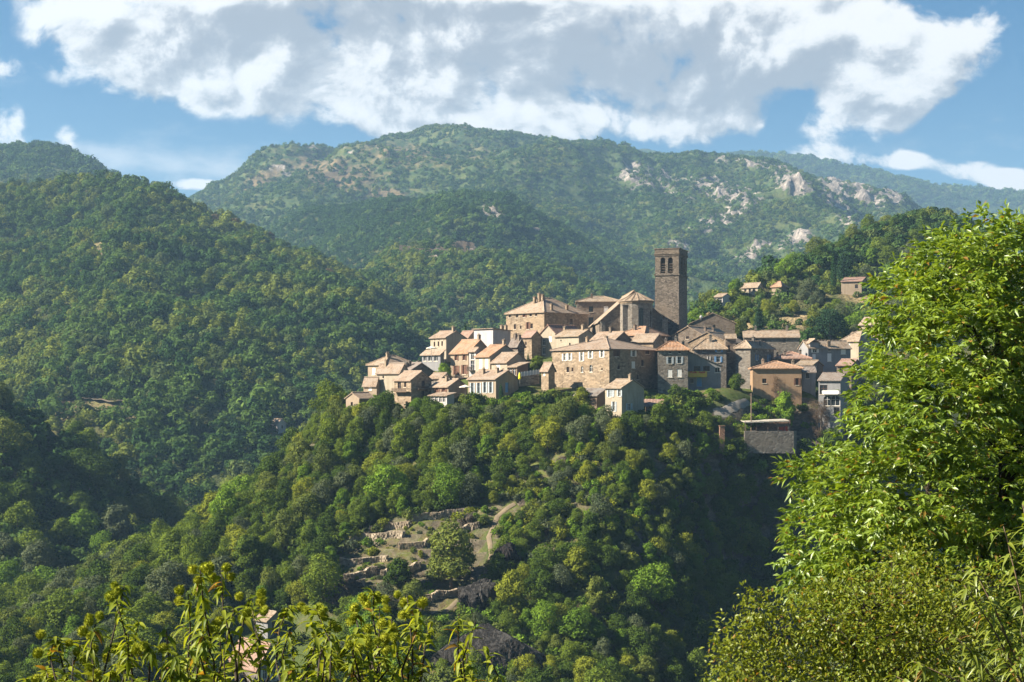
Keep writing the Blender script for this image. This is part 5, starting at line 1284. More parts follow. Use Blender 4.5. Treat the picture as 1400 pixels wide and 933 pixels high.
# lower shaft with a slight batter
zl, zs_ = -4, Z(376)
lo = [Vector((x*(wa/2+tap), y*(wb/2+tap), zl)) for x, y in ((-1, -1), (1, -1), (1, 1), (-1, 1))]; hi = [Vector((x*wa/2, y*wb/2, zs_)) for x, y in ((-1, -1), (1, -1), (1, 1), (-1, 1))]
for i in range(4): bm.faces.new([bm.verts.new(v) for v in (lo[i], lo[(i+1) % 4], hi[(i+1) % 4], hi[i])])
obj('shaft', bm_mesh('shaft', bm, M['stone_t']), root)
bm = bmesh.new(); allh = []
zb0, zb1 = Z(376), Z(348.5); zc = (Z(373)+Z(351.5))/2; oh = Z(351.5)-Z(373)
for o, ux, nr, Ln in ((Vector((-wa/2, -wb/2, 0)), Vector((1, 0, 0)), Vector((0, -1, 0)), wa), (Vector((wa/2, -wb/2, 0)), Vector((0, 1, 0)), Vector((1, 0, 0)), wb),
                      (Vector((wa/2, wb/2, 0)), Vector((-1, 0, 0)), Vector((0, 1, 0)), wa), (Vector((-wa/2, wb/2, 0)), Vector((0, -1, 0)), Vector((-1, 0, 0)), wb)):
    hl = [(Ln*.33, zc, Ln*.20, oh, True, 'A'), (Ln*.645, zc, Ln*.20, oh, True, 'A')]
    for hole in facade(bm, o, ux, nr, Ln, zb0, zb1, hl, .7): allh.append((o, ux, nr, hole))
obj('belfry', bm_mesh('belfry', bm, M['stone_t'], recalc=False), root)
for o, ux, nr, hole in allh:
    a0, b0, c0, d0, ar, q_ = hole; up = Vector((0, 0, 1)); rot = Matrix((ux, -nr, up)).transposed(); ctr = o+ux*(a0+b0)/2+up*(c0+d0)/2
    bm = bmesh.new(); box(bm, ctr-nr*.72, ((b0-a0)/2+.02, .02, (d0-c0)/2), rot)  # dark panel behind the arch stands in for the shade inside the belfry
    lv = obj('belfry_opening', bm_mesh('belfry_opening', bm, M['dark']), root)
    bm = bmesh.new()
    for k in range(4):
        z = -(d0-c0)*.42+k*(d0-c0)*.155
        box(bm, ctr-nr*.38+up*z, ((b0-a0)/2-.01, .28, .035), rot @ Matrix.Rotation(R(-32), 3, 'X'))
    obj('louvre', bm_mesh('louvre', bm, M['stone_d']), lv)
bm = bmesh.new(); prism(bm, Z(376.4), Z(374.3), .2); obj('string_course', bm_mesh('string_course', bm, M['stone_t']), root)
bm = bmesh.new(); prism(bm, Z(349.4), Z(347.4), .16); prism(bm, Z(347.4)+.003, Z(346.6), .3); obj('cornice', bm_mesh('cornice', bm, M['stone_t']), root)
bm = bmesh.new(); prism(bm, Z(346.6)+.003, Z(340.2), .1); prism(bm, Z(340.2)+.003, Z(339), .24); obj('parapet', bm_mesh('parapet', bm, M['stone_t']), root)
bm = bmesh.new(); box(bm, (-wa*.05, -wb/2-.0, Z(384.5)), (.22, .06, .2)); obj('putlog_hole_shade', bm_mesh('putlog_hole_shade', bm, M['dark']), root)  # dark block on the uncut wall, coloured as the shade in a small hole
# ------------------------------------------------------------------ dishes, aerial
def dish(p, r, label):
    root = empty('satellite_dish', p); tag(root, label, 'satellite dish')
    bm = bmesh.new(); n = 14; vs = [[bm.verts.new((r*k/4*math.cos(2*math.pi*j/n), -.25*r*(1-(k/4)**2)+.1, r*k/4*math.sin(2*math.pi*j/n))) for j in range(n)] for k in range(1, 5)]
    for r0, r1 in zip(vs, vs[1:]):
        for j in range(n): bm.faces.new((r0[j], r0[(j+1) % n], r1[(j+1) % n], r1[j]))
    bm.faces.new(vs[0]); obj('reflector', bm_mesh('reflector', bm, M['wframe'], True), root)
    bm = bmesh.new(); tube(bm, [(0, .15, -r*2.4), (0, .15, .1)], [.05, .05], 6); tube(bm, [(0, .1, -r*.6), (0, -r*.9, 0)], [.025, .02], 5); obj('mast', bm_mesh('mast', bm, M['metal']), root)
dish(W(958.5, 433.5, 392), .42, 'white satellite dish on the roof edge of the stone barn')
dish(W(797.5, 449.8, 341), .4, 'white satellite dish on the low pale house below the mansion')

# ------------------------------------------------------------------ terrace with canopy below the ochre house, pillar, pole, lane
root = empty('stone_terrace', W(1050, 612, 293)); tag(root, 'dry stone terrace with pale awning roof and dark shelter below the lane', 'terrace'); o0 = root.location
def wl(px, py, Y): return W(px, py, Y)-o0
bm = bmesh.new(); A_, B_ = wl(1018, 612, 292), wl(1085, 612, 292); top = wl(1050, 590, 292).z
for (p0, p1, d) in ((A_, B_, 6), (wl(1085, 612, 292), wl(1089, 612, 298), .6)):
    u = (p1-p0); Ln = u.length; u.z = 0; u.normalize(); nn = Vector((-u.y, u.x, 0)); rot = Matrix((u, nn, Vector((0, 0, 1)))).transposed()
    box(bm, (p0+p1)/2+nn*d/2+Vector((0, 0, (top-1.2)/2)), (Ln/2, d/2-.01, (top+1.2)/2), rot)
obj('retaining_wall', bm_mesh('retaining_wall', bm, M['stone_g']), root)
bm = bmesh.new(); p0, p1 = wl(1017, 577, 292.2), wl(1079, 575, 292.2); c = (p0+p1)/2; u = (p1-p0).normalized(); nn = Vector((-u.y, u.x, 0)).normalized()
rot = Matrix((u, nn, u.cross(nn))).transposed() @ Matrix.Rotation(R(3), 3, 'X')
L_ = (p1-p0).length; box(bm, c+nn*2.4+Vector((0, 0, .05)), (L_/2, 2.5, .04), rot)
for k in range(9): box(bm, c+u*(-L_/2+L_*(k+.5)/9)+nn*-.2+Vector((0, 0, -.12)), (L_/18-.03, .02, .10+.04*(k % 2)))
obj('awning', bm_mesh('awning', bm, M['awning']), root)
bm = bmesh.new()
for px in (1019, 1034, 1050, 1064, 1078):
    p = wl(px, 591, 292.4); tube(bm, [p, (p.x, p.y, c.z-.05)], [.07, .06], 6)
obj('awning_post', bm_mesh('awning_post', bm, M['timber']), root)
bm = bmesh.new(); p = wl(1049, 583, 297.5); box(bm, p, (4.8, .2, 1.4)); obj('shelter_wall', bm_mesh('shelter_wall', bm, M['brick']), root)
bm = bmesh.new(); p = wl(1071, 588, 293.4)
for k in range(3): box(bm, p+Vector((-.6+k*.6, rnd.uniform(-.2, .3), .25)), (.22, .22, .3+.1*k))
obj('flower_pot', bm_mesh('flower_pot', bm, M['redfl']), root)
q = W(987, 602, 290); zt = (HZ-583)/F*290
root = empty('brick_pillar', q); tag(root, 'rough reddish brick pillar standing alone below the lane', 'pillar'); bm = bmesh.new()
hh = zt-q.z; box(bm, (0, 0, hh/2-1.2), (.5, .45, hh/2+1.2)); box(bm, (0, 0, hh+.07), (.6, .55, .07))
obj('shaft', bm_mesh('shaft', bm, M['brick']), root)
q = W(1027, 574, 293); q.z = float(tz(q.x, q.y)); zt = (HZ-538)/F*293
root = empty('utility_pole', q); tag(root, 'thin grey utility pole at the end of the lane', 'utility pole'); bm = bmesh.new(); tube(bm, [(0, 0, -.6), (0, 0, zt-q.z)], [.13, .09], 8)
obj('pole', bm_mesh('pole', bm, M['timber'], True), root); bm = bmesh.new(); box(bm, (0, 0, zt-q.z-.4), (.5, .05, .05))
for x in (-.4, 0, .4): tube(bm, [(x, 0, zt-q.z-.35), (x, 0, zt-q.z-.2)], [.04, .03], 6)
obj('crossarm', bm_mesh('crossarm', bm, M['timber']), root)

def strip(name, pts, w, mat, lift=.14):
    P_ = []
    for (px, py, Y) in pts:
        q = W(px, py, Y) if Y else hit(px, py)
        if q is not None: P_.append(q)
    dense = [P_[i].lerp(P_[i+1], t/8) for i in range(len(P_)-1) for t in range(8)]+[P_[-1]]
    bm = bmesh.new(); prev = None
    for i, p in enumerate(dense):
        d = (dense[min(i+1, len(dense)-1)]-dense[max(0, i-1)]); d.z = 0; d.normalize(); nn = Vector((-d.y, d.x, 0))
        ww = w*(1+.05*math.sin(i*.9)); row = []
        for k in (-1, -.3, .3, 1):
            q = p+nn*ww/2*k; row.append(bm.verts.new((q.x, q.y, float(tz(q.x, q.y))+lift+(.05 if abs(k) < .5 else -.05))))
        if prev:
            for k in range(3): bm.faces.new((prev[k], prev[k+1], row[k+1], row[k]))
        prev = row
    tag(obj(name, bm_mesh(name, bm, mat, True)), kind='structure')
m, nt, out = newmat('pale_track'); g = N(nt); tc = g.n('ShaderNodeTexCoord')
g.principled(out, g.mix(g.noise(tc.outputs['Object'], 1.2, 6), (.16, .145, .12), (.30, .27, .23)), .95)
m2, nt, out = newmat('dirt_track'); g = N(nt); tc = g.n('ShaderNodeTexCoord')
g.principled(out, g.mix(g.noise(tc.outputs['Object'], .9, 6), (.12, .095, .06), (.24, .19, .125)), .97)
strip('path', [(1024, 551, None), (1014, 555, None), (1003, 560, None), (990, 565, None), (976, 568, None)], 1.5, m, .14)
strip('dirt_path', [(704, 690, None), (680, 708, None), (668, 735, None), (672, 762, None), (660, 795, None), (620, 830, None), (588, 842, None)], .9, m2)
strip('garden_terrace', [(772, 574, 291.5), (800, 574, 291), (826, 575, 290)], 3.2, m2, .02)

# garden fence, parasols
q0, q1 = W(774, 578, 289.3), W(824, 578, 288.6)
root = empty('garden_fence', (q0.x, q0.y, float(tz(q0.x, q0.y)))); tag(root, 'low grey-blue post and rail fence along the garden terrace edge', 'fence')
bm = bmesh.new(); bm2 = bmesh.new()
for i in range(13):
    p = q0.lerp(q1, i/12); z = float(tz(p.x, p.y)); tube(bm, [(p.x-q0.x, p.y-q0.y, z-root.location.z-.3), (p.x-q0.x, p.y-q0.y, z-root.location.z+1.1)], [.05, .05], 5)
    if i:
        for dz in (.45, .95): tube(bm2, [(pp.x-q0.x, pp.y-q0.y, zp-root.location.z+dz), (p.x-q0.x, p.y-q0.y, z-root.location.z+dz)], [.03, .03], 4)
    pp, zp = p, z
obj('post', bm_mesh('post', bm, M['gframe']), root); obj('rail', bm_mesh('rail', bm2, M['gframe']), root)
def parasol(p, label, mat, closed):
    root = empty('garden_parasol', p); tag(root, label, 'parasol'); bm = bmesh.new(); tube(bm, [(0, 0, -.2), (0, 0, 2.3)], [.03, .03], 6); obj('pole', bm_mesh('pole', bm, M['metal']), root)
    bm = bmesh.new(); n = 8
    if closed: tube(bm, [(0, 0, .75), (0, 0, 1.0), (0, 0, 1.9), (0, 0, 2.3)], [.22, .34, .2, .03], 10)
    else:
        ri = [bm.verts.new((1.3*math.cos(k*math.pi/4), 1.3*math.sin(k*math.pi/4), 1.9)) for k in range(n)]; ri2 = [bm.verts.new((1.3*math.cos(k*math.pi/4), 1.3*math.sin(k*math.pi/4), 1.75)) for k in range(n)]; t = bm.verts.new((0, 0, 2.35))
        for k in range(n): bm.faces.new((ri[k], ri[(k+1) % n], t)); bm.faces.new((ri2[k], ri2[(k+1) % n], ri[(k+1) % n], ri[k]))
    obj('canopy', bm_mesh('canopy', bm, M[mat]), root)
def onT(px, py, Y):
    q = W(px, py, Y); return q
parasol(W(710.5, 523.5, 313), 'closed bright yellow parasol in the garden beside the long shuttered house', 'yellow2', True)
parasol(W(636, 541, 309), 'small open white parasol between the veranda house and the long shuttered house', 'canvas', False)
parasol(W(590, 487, 338), 'beige open parasol over the glass walled veranda', 'canvas', False)
# pale glass balustrade above the bush
root = empty('balustrade', W(709, 515, 316)); tag(root, 'pale glazed balustrade along the garden above the wood', 'balustrade'); bm = bmesh.new(); bm2 = bmesh.new(); bm3 = bmesh.new()
a0, a1 = Vector((0, 0, 0)), W(737, 511, 317)-root.location
for i in range(8):
    p = a0.lerp(a1, i/7); box(bm, p+Vector((0, 0, .42)), (.05, .05, .55))
    if i < 7:
        p2 = a0.lerp(a1, (i+1)/7); c = (p+p2)/2; box(bm2, c+Vector((0, 0, .4)), ((p2-p).length/2-.06, .02, .5), Matrix.Rotation(math.atan2((p2-p).y, (p2-p).x), 3, 'Z'))
        box(bm3, c+Vector((0, 0, -1.2)), ((p2-p).length/2-.004, .3, 1.1), Matrix.Rotation(math.atan2((p2-p).y, (p2-p).x), 3, 'Z'))
obj('post', bm_mesh('post', bm, M['wframe']), root); obj('panel', bm_mesh('panel', bm2, M['gframe']), root); obj('base_wall', bm_mesh('base_wall', bm3, M['stone']), root)

# ------------------------------------------------------------------ rocks
def rock(name, label, p, size, seed, mat, lean=(0, 0), sub=5, sharp=.35, kind=None, rough=.3):
    bm = bmesh.new(); bmesh.ops.create_icosphere(bm, subdivisions=sub, radius=1)
    v = np.array([q.co for q in bm.verts]); n = unit(v)
    k1 = fbm(n[:, 0]*2.2+n[:, 2]*1.3+seed, n[:, 1]*2.2-n[:, 2]*.9+seed*2, seed, 4)
    k2 = fbm(n[:, 0]*6+n[:, 2]*5+seed, n[:, 1]*6-n[:, 2]*4, seed+5, 5, .6, True)
    r = 1+sharp*k1+rough*.4*k2
    # cleave with a few flat planes
    rg = np.random.default_rng(seed)
    v = n*r[:, None]
    for _ in range(12):
        d = unit(rg.normal(size=3)); off = rg.uniform(.62, .95); ex = v@d-off
        v = v-np.where(ex > 0, ex*.82, 0)[:, None]*d
    v[:, 0] += lean[0]*v[:, 2]; v[:, 1] += lean[1]*v[:, 2]; v = v*np.array(size)
    for q, c in zip(bm.verts, v): q.co = c
    o = obj(name, bm_mesh(name, bm, mat), None, p); tag(o, label, 'rock', None, kind); return o
def ground(px, py):
    q = hit(px, py); return q
q = ground(692, 792); rock('rock_pillar', 'black rounded rock pillar standing by the dirt path', q+Vector((0, 2.0, 2.6)), (3.0, 2.6, 4.2), 4, M['rock_b'], rough=.5)
q = ground(648, 842); rock('rock_spike', 'pointed grey slate spike below the dirt path', q+Vector((.5, 1, 1.0)), (3.2, 2.6, 4.2), 9, M['rock_g'], (.25, 0), sharp=.6, rough=.6)
q = W(672, 905, 226); q.z = float(tz(q.x, q.y)); rock('rock_cliff', 'big dark slate cliff beneath the dirt path, seen above the chestnut tops', q+Vector((-.5, 4, .4)), (10.5, 5.5, 6.8), 13, M['rock_g'], (.18, .2), sub=6, sharp=.5, rough=.75)
q = ground(1075, 690); rock('grey_crag', 'pale grey rock face showing beside the big leafy tree', q+Vector((0, 1.5, .4)), (3.6, 2.4, 4.2), 17, M['rock'], rough=.6)
q = ground(470, 838); rock('terrace_cliff', 'pale broken rock face at the lower end of the dry terraces', q+Vector((0, 2, 1.3)), (4.2, 2.4, 3.4), 23, M['rock'], rough=.8, sub=6)
for i, (px, py, sz, lb) in enumerate([(770, 640, 2.4, 'light broken rock under the topmost trees of the rocky scar'), (640, 718, 2.2, 'flat slanting rock slab at the top of the dry terraces'), (720, 690, 2.0, 'low grey rock at the top of the sunny bank'), (860, 815, 2.2, 'thin pale rock rib low in the dark ravine'), (890, 760, 2.6, 'grey rock outcrop in the middle of the dark ravine'), (745, 730, 1.8, 'small brown rock low on the sunny bank'), (1062, 640, 2.2, 'reddish broken bank under the grassy ledge'), (955, 905, 3.0, 'slanting grey rock rib at the ravine mouth'), (826, 808, 1.6, 'small dark rock between the ravine bushes')]):
    q = ground(px, py)
    if q: rock('rock', lb, q+Vector((0, .5, sz*.05)), (sz*1.0, sz*.8, sz*.8), 40+i, M['rock'], rough=.7)
# dry stone walls of the old terraces
WALLS = [((478, 742), (552, 735)), ((560, 712), (640, 706)), ((458, 775), (530, 768)), ((452, 812), (500, 800)), ((545, 752), (584, 748)), ((600, 738), (655, 722)), ((505, 728), (560, 722)), ((520, 790), (575, 780)), ((470, 795), (515, 786)), ((555, 828), (625, 815))]
for i, (a_, b_) in enumerate(WALLS):
    P_ = [ground(a_[0]+(b_[0]-a_[0])*t, a_[1]+(b_[1]-a_[1])*t) for t in np.linspace(0, 1, 9)]; P_ = [p for p in P_ if p]
    if len(P_) < 3: continue
    bm = bmesh.new(); o0 = P_[0]
    for j in range(len(P_)-1):
        c = (P_[j]+P_[j+1])/2-o0; d = P_[j+1]-P_[j]
        for k in range(7):
            for r_ in range(4):
                p = P_[j].lerp(P_[j+1], (k+.5*(r_ % 2)+.25)/7)-o0
                w_ = d.length/14*rnd.uniform(.85, 1.25)
                box(bm, p+Vector((rnd.uniform(-.08, .08), rnd.uniform(-.15, .15), -.15+r_*.36)), (w_, .32*rnd.uniform(.8, 1.2), .2*rnd.uniform(.75, 1.05)), Matrix.Rotation(math.atan2(d.y, d.x)+rnd.uniform(-.12, .12), 3, 'Z'))
    o = obj('dry_stone_wall', bm_mesh('dry_stone_wall', bm, M['drystone']), None, o0)
    tag(o, ['crumbling dry stone wall left of the big round terrace tree, upper left of the walls', 'topmost crumbling dry stone wall of the terraces, under the wood edge', 'crumbling dry stone wall above the terrace cliff, longest one low down', 'lowest crumbling dry stone wall, just on the terrace cliff', 'short crumbling dry stone wall touching the big round terrace tree', 'crumbling dry stone wall right above the big round terrace tree', 'crumbling dry stone wall at the upper left corner of the terraces', 'crumbling dry stone wall at the foot of the dark round terrace tree', 'short crumbling dry stone wall between the terrace cliff and the longest low wall', 'crumbling dry stone wall along the dirt path, lowest at the right'][i], 'wall')
# ruined hamlet on the lit spur
for i, (px, py, w_, h_) in enumerate([(566, 341, 12, 4.5), (583, 337, 9, 4), (622, 336, 15, 6), (605, 345, 22, 3)]):
    p = on_hill('lit_spur', px, py+2); bm = bmesh.new()
    x = -w_
    while x < w_:
        l = rnd.uniform(2, 5); hh = h_*rnd.uniform(.55, 1.0); box(bm, (x+l/2, rnd.uniform(-.4, .4), hh/2-1), (l/2-.01, 1.2+rnd.random(), hh/2+1)); x += l
    for _ in range(3): box(bm, (rnd.uniform(-w_, w_), 4, h_*.3), (2.5, 3, h_*.5))
    o = obj('ruined_wall', bm_mesh('ruined_wall', bm, M['stone']), None, p); tag(o, ['small low ruin at the left end of the hamlet ruins on the sunlit far spur', 'ruined wall, second from the left on the sunlit far spur', 'largest and tallest ruin on the sunlit far spur', 'long low ruined terrace wall lowest on the sunlit far spur'][i], 'ruin')

# pale road on the left hill
bm = bmesh.new(); prev = None
for px in range(40, 232, 6):
    q = on_hill('left_hill', px, 549+3*math.sin(px*.05)); a = bm.verts.new(q+Vector((0, -2.2, 1.0))); b = bm.verts.new(q+Vector((0, 2.2, 1.3)))
    if prev: bm.faces.new((prev[0], a, b, prev[1]))
    prev = (a, b)
tag(obj('road', bm_mesh('road', bm, m2, True)), kind='structure')
# ------------------------------------------------------------------ foreground plants
def leaf_mesh(rng, P, D, Nn, length, width, droop=.25, seg=3, fold=.18, taper=.45):
    """lance shaped leaves folded along the midrib. P base points, D directions, Nn up-normals; returns verts, quads"""
    n = len(P); D = unit(D); S = unit(np.cross(D, Nn)); U = np.cross(S, D)
    length = np.broadcast_to(np.asarray(length, float), (n,))[:, None]; width = np.broadcast_to(np.asarray(width, float), (n,))[:, None]
    rows = []
    for k in range(seg+1):
        t = k/seg; w = width*.5*(math.sin(math.pi*min(1, (t*.94+.05))**taper**.5) if 0 < k < seg else .06)
        c = P+D*length*t-U*length*droop*t*t-np.array([0, 0, 1.])*length*droop*.6*t*t
        rows += [c-S*w+U*w*fold*2, c, c+S*w+U*w*fold*2]
    V = np.stack(rows, 1); q = []
    for k in range(seg):
        a = 3*k; q += [[a, a+1, a+4, a+3], [a+1, a+2, a+5, a+4]]
    f = (np.arange(n)[:, None, None]*(3*(seg+1))+np.array(q)[None]).reshape(-1, 4)
    return V.reshape(-1, 3), f
LEAF_ASH = foliage('ash_leaf', (.13, .235, .032), .45, .4, (.255, .34, .04), .04, True)
LEAF_BUSH = foliage('bush_leaf', (.15, .20, .022), .45, .3, (.26, .29, .028), .02, True)
LEAF_LONG = foliage('peach_leaf', (.14, .22, .03), .45, .3, (.24, .27, .03), .04, True)
LEAF_CH = foliage('chestnut_leaf', (.15, .225, .028), .48, .35, (.30, .33, .038), .008, True)
BUR = foliage('bur_spines', (.40, .46, .05), .3, .2, (.52, .52, .06))
def grow(rng, tips, root, n_main, r0, wob=.12):
    """branch skeleton: clusters of tips join main limbs that start on the trunk line (root list of points)"""
    bm = bmesh.new(); tips = np.asarray(tips); tr = [Vector(p) for p in root]
    tube(bm, tr, list(np.linspace(r0, r0*.35, len(tr))), 9)
    # limbs by k-means
    c = tips[rng.choice(len(tips), n_main, replace=False)]
    for _ in range(8):
        lab = np.argmin(((tips[:, None]-c[None])**2).sum(-1), 1)
        for k in range(n_main):
            if (lab == k).any(): c[k] = tips[lab == k].mean(0)
    for k in range(n_main):
        e = Vector(c[k]); cand = [p for p in tr if p.z < e.z-.15*(e-p).length] or [tr[0]]
        s = min(cand, key=lambda p: (p-e).length)
        mid = s.lerp(e, .5)+Vector(rng.normal(size=3)*wob*(e-s).length)+Vector((0, 0, -.06*(e-s).length))
        L_ = [s, s.lerp(mid, .5), mid, mid.lerp(e, .55), e]; tube(bm, L_, list(np.linspace(r0*.38, r0*.11, 5)), 6)
        mine = tips[lab == k]
        for t in mine[:: max(1, len(mine)//26)]:
            t = Vector(t); b = L_[rng.integers(2, 5)]; m_ = b.lerp(t, .5)+Vector(rng.normal(size=3)*.05*(t-b).length); tube(bm, [b, m_, t], [r0*.09, r0*.06, r0*.03], 4, False)
    return bm
def shell_points(rng, lobes, n, lo=.55, hi=1.02):
    L = np.array(lobes, float); w = L[:, 3]**2; w /= w.sum(); li = rng.choice(len(L), n, p=w); d = unit(rng.normal(size=(n, 3)))
    p = L[li, :3]+d*L[li, 3:4]*rng.uniform(lo, hi, n)[:, None]; return p, d
def lobes_px(rows, Y):
    out_ = []
    for r in rows:
        px, py, rp = r[:3]; dy = r[3] if len(r) > 3 else 0; q = W(px, py, Y+dy); out_.append((q.x, q.y, q.z, rp/F*(Y+dy)))
    return out_
# --- ash tree at the right
rng = np.random.default_rng(42); YA = 25.0
ash = lobes_px([(1352, 345, 52, 0), (1305, 385, 62, -.4), (1390, 400, 85, .5), (1250, 420, 50, -.3), (1330, 460, 90, -.6), (1238, 478, 52, 0), (1420, 520, 110, 0), (1215, 545, 55, -.5), (1290, 560, 85, -1.0), (1190, 605, 48, 0),
                (1250, 660, 85, -1), (1350, 660, 110, -.6), (1130, 655, 40, .3), (1165, 690, 60, -.3), (1120, 740, 48, 0), (1200, 760, 85, -.6), (1300, 770, 100, -.8), (1105, 785, 32, .2), (1400, 770, 110, .5), (1150, 820, 60, 0), (1440, 640, 120, .8), (1520, 520, 140, 1), (1500, 720, 140, 1), (1450, 430, 90, 1), (1230, 860, 90, 0), (1400, 330, 40, .4), (1090, 650, 18, .4), (1085, 770, 20, .2), (1225, 395, 30, .2), (1280, 350, 30, 0)], YA)
n = 9800; tp, td = shell_points(rng, ash, n, .45, 1.03)
td = unit(td+np.array([0, -.15, .35]))
Pl, Dl, Nl = [], [], []
for k in range(9):      # leaflets: pairs along a stalk plus one at its tip
    stalk = unit(td+rng.normal(size=(n, 3))*.25); side = unit(np.cross(stalk, np.array([0, 0, 1.])+rng.normal(size=(n, 3))*.2))
    up = np.cross(side, stalk)
    if k < 8:
        t = (k//2+.6)/5; sg = 1 if k % 2 else -1
        Pl.append(tp+td*.24*t-np.array([0, 0, .05])*t*t); Dl.append(side*sg*.85+td*.55-np.array([0, 0, .22])); Nl.append(up)
    else: Pl.append(tp+td*.24-np.array([0, 0, .05])); Dl.append(td-np.array([0, 0, .2])); Nl.append(up)
Pl, Dl, Nl = np.concatenate(Pl), np.concatenate(Dl), np.concatenate(Nl)
V, Fq = leaf_mesh(rng, Pl, Dl+rng.normal(size=Dl.shape)*.18, Nl+rng.normal(size=Nl.shape)*.45, rng.uniform(.105, .18, len(Pl)), rng.uniform(.045, .07, len(Pl)), .22, 2)
tr0 = W(1392, 1260, YA); tr0.z = W(1392, 1260, YA).z
root = empty('ash_tree', tr0); tag(root, 'big sunlit ash-like tree with bright compound leaves filling the right side', 'tree')
o0 = np.array(tr0)
obj('crown', mesh_np('crown', V-o0, Fq, LEAF_ASH), root)
trunk_line = [np.array(W(px, py, YA+d))-o0 for px, py, d in ((1392, 1290, 0), (1385, 1000, 0), (1376, 820, .1), (1371, 660, 0), (1366, 520, .1), (1362, 400, .1))]
obj('trunk', bm_mesh('trunk', grow(rng, tp-o0, trunk_line, 26, .11), M['bark_d'], True), root)
# --- small-leaved bush in front of it
rng = np.random.default_rng(43); YB = 17.0
bush = lobes_px([(1012, 865, 36), (1040, 830, 26), (1000, 905, 40), (1070, 860, 60), (1060, 930, 80), (1130, 850, 55), (1160, 800, 40, .3), (1190, 870, 85), (1150, 930, 90), (1260, 840, 80), (1290, 900, 95), (1240, 770, 45, .4), (1330, 830, 70, .5), (1380, 930, 90), (1090, 1000, 110), (1250, 1000, 130), (1000, 980, 70), (1020, 812, 14), (985, 880, 14), (1110, 812, 26, .2)], YB)
n = 27000; tp, td = shell_points(rng, bush, n, .35, 1.05)
D = unit(td+rng.normal(size=(n, 3))*.8+np.array([-.1, -.2, .1])); V, Fq = leaf_mesh(rng, tp, D, unit(rng.normal(size=(n, 3))*.7+np.array([-.1, -.2, 1])), rng.uniform(.042, .074, n), rng.uniform(.026, .042, n), .12, 2)
b0 = W(1170, 1330, YB); root = empty('leafy_bush', b0); tag(root, 'yellowish bush with small rounded leaves in front of the big leafy tree', 'bush'); o0 = np.array(b0)
obj('foliage', mesh_np('foliage', V-o0, Fq, LEAF_BUSH), root)
obj('stem', bm_mesh('stem', grow(rng, tp[:1500]-o0, [np.array(W(px, py, YB))-o0 for px, py in ((1170, 1340), (1165, 1120), (1160, 980), (1170, 880))], 22, .05), M['bark_d'], True), root)
# --- long drooping leaves at the right edge
rng = np.random.default_rng(44); YP = 12.0
shoots = [((1400, 930), (1330, 775)), ((1420, 930), (1372, 720)), ((1440, 900), (1398, 690)), ((1380, 960), (1300, 865)), ((1400, 990), (1250, 905)), ((1430, 960), (1345, 830)), ((1450, 940), (1385, 800)), ((1440, 1000), (1310, 925)), ((1420, 1000), (1360, 880)), ((1460, 880), (1405, 745)), ((1380, 1020), (1225, 925)), ((1430, 1010), (1395, 860)), ((1400, 940), (1318, 800))]
p0 = W(1450, 1380, YP); root = empty('peach_bush', p0); tag(root, 'shrub with long drooping narrow leaves, a few reddish, at the right edge', 'shrub'); o0 = np.array(p0)
bm = bmesh.new(); Pl, Dl, Nl = [], [], []
for i, (a_, b_) in enumerate(shoots):
    yy = YP+rng.uniform(-.6, .6); A_, B_ = W(*a_, yy)-p0, W(*b_, yy-.2)-p0; mid = A_.lerp(B_, .55)+Vector((0, 0, .05))
    tube(bm, [Vector((0, 0, 0)), A_, mid, B_], [.02, .011, .007, .003], 5)
    for k in range(62):
        t = rng.uniform(.0, 1.0); q = A_.lerp(mid, t/.55) if t < .55 else mid.lerp(B_, (t-.55)/.45); a = rng.uniform(0, 6.28)
        Pl.append(np.array(q)); Dl.append(np.array([math.cos(a)*.75, math.sin(a)*.75, rng.uniform(-.9, .25)])+np.array((B_-A_).normalized())*.6); Nl.append(np.array([0, 0, 1])+rng.normal(size=3)*.35)
Pl, Dl, Nl = map(np.array, (Pl, Dl, Nl))
V, Fq = leaf_mesh(rng, Pl, Dl, Nl, rng.uniform(.10, .17, len(Pl)), rng.uniform(.022, .034, len(Pl)), .45, 4)
obj('foliage', mesh_np('foliage', V, Fq, LEAF_LONG), root); obj('stem', bm_mesh('stem', bm, M['timber'], True), root)
# --- chestnut tops with burs along the bottom
rng = np.random.default_rng(45); YC = 8.0
TIPS = [(340, 200), (318, 240), (262, 305), (150, 340), (240, 360), (410, 370), (330, 372), (548, 160), (605, 160), (515, 225), (555, 282), (640, 262), (690, 262), (685, 236), (255, 432), (302, 430), (125, 432), (70, 455), (790, 255), (862, 265), (905, 292), (970, 275), (1022, 215), (1038, 258), (1112, 228), (1138, 242), (1070, 292), (995, 330), (1060, 352), (980, 345), (915, 392), (865, 347), (800, 352), (795, 318), (1050, 402), (1255, 280), (1300, 300), (1322, 365), (1278, 362), (1155, 427), (605, 437), (455, 320), (450, 420), (520, 380), (600, 330), (1120, 310), (1180, 300), (720, 330), (200, 400), (380, 300), (880, 440), (960, 430), (1090, 450), (160, 470), (380, 455), (540, 450), (700, 460), (60, 490), (1200, 470), (850, 300), (500, 310), (640, 380)]
TIPS += [(rng.uniform(90, 1330), rng.uniform(330, 520)) for _ in range(34)]
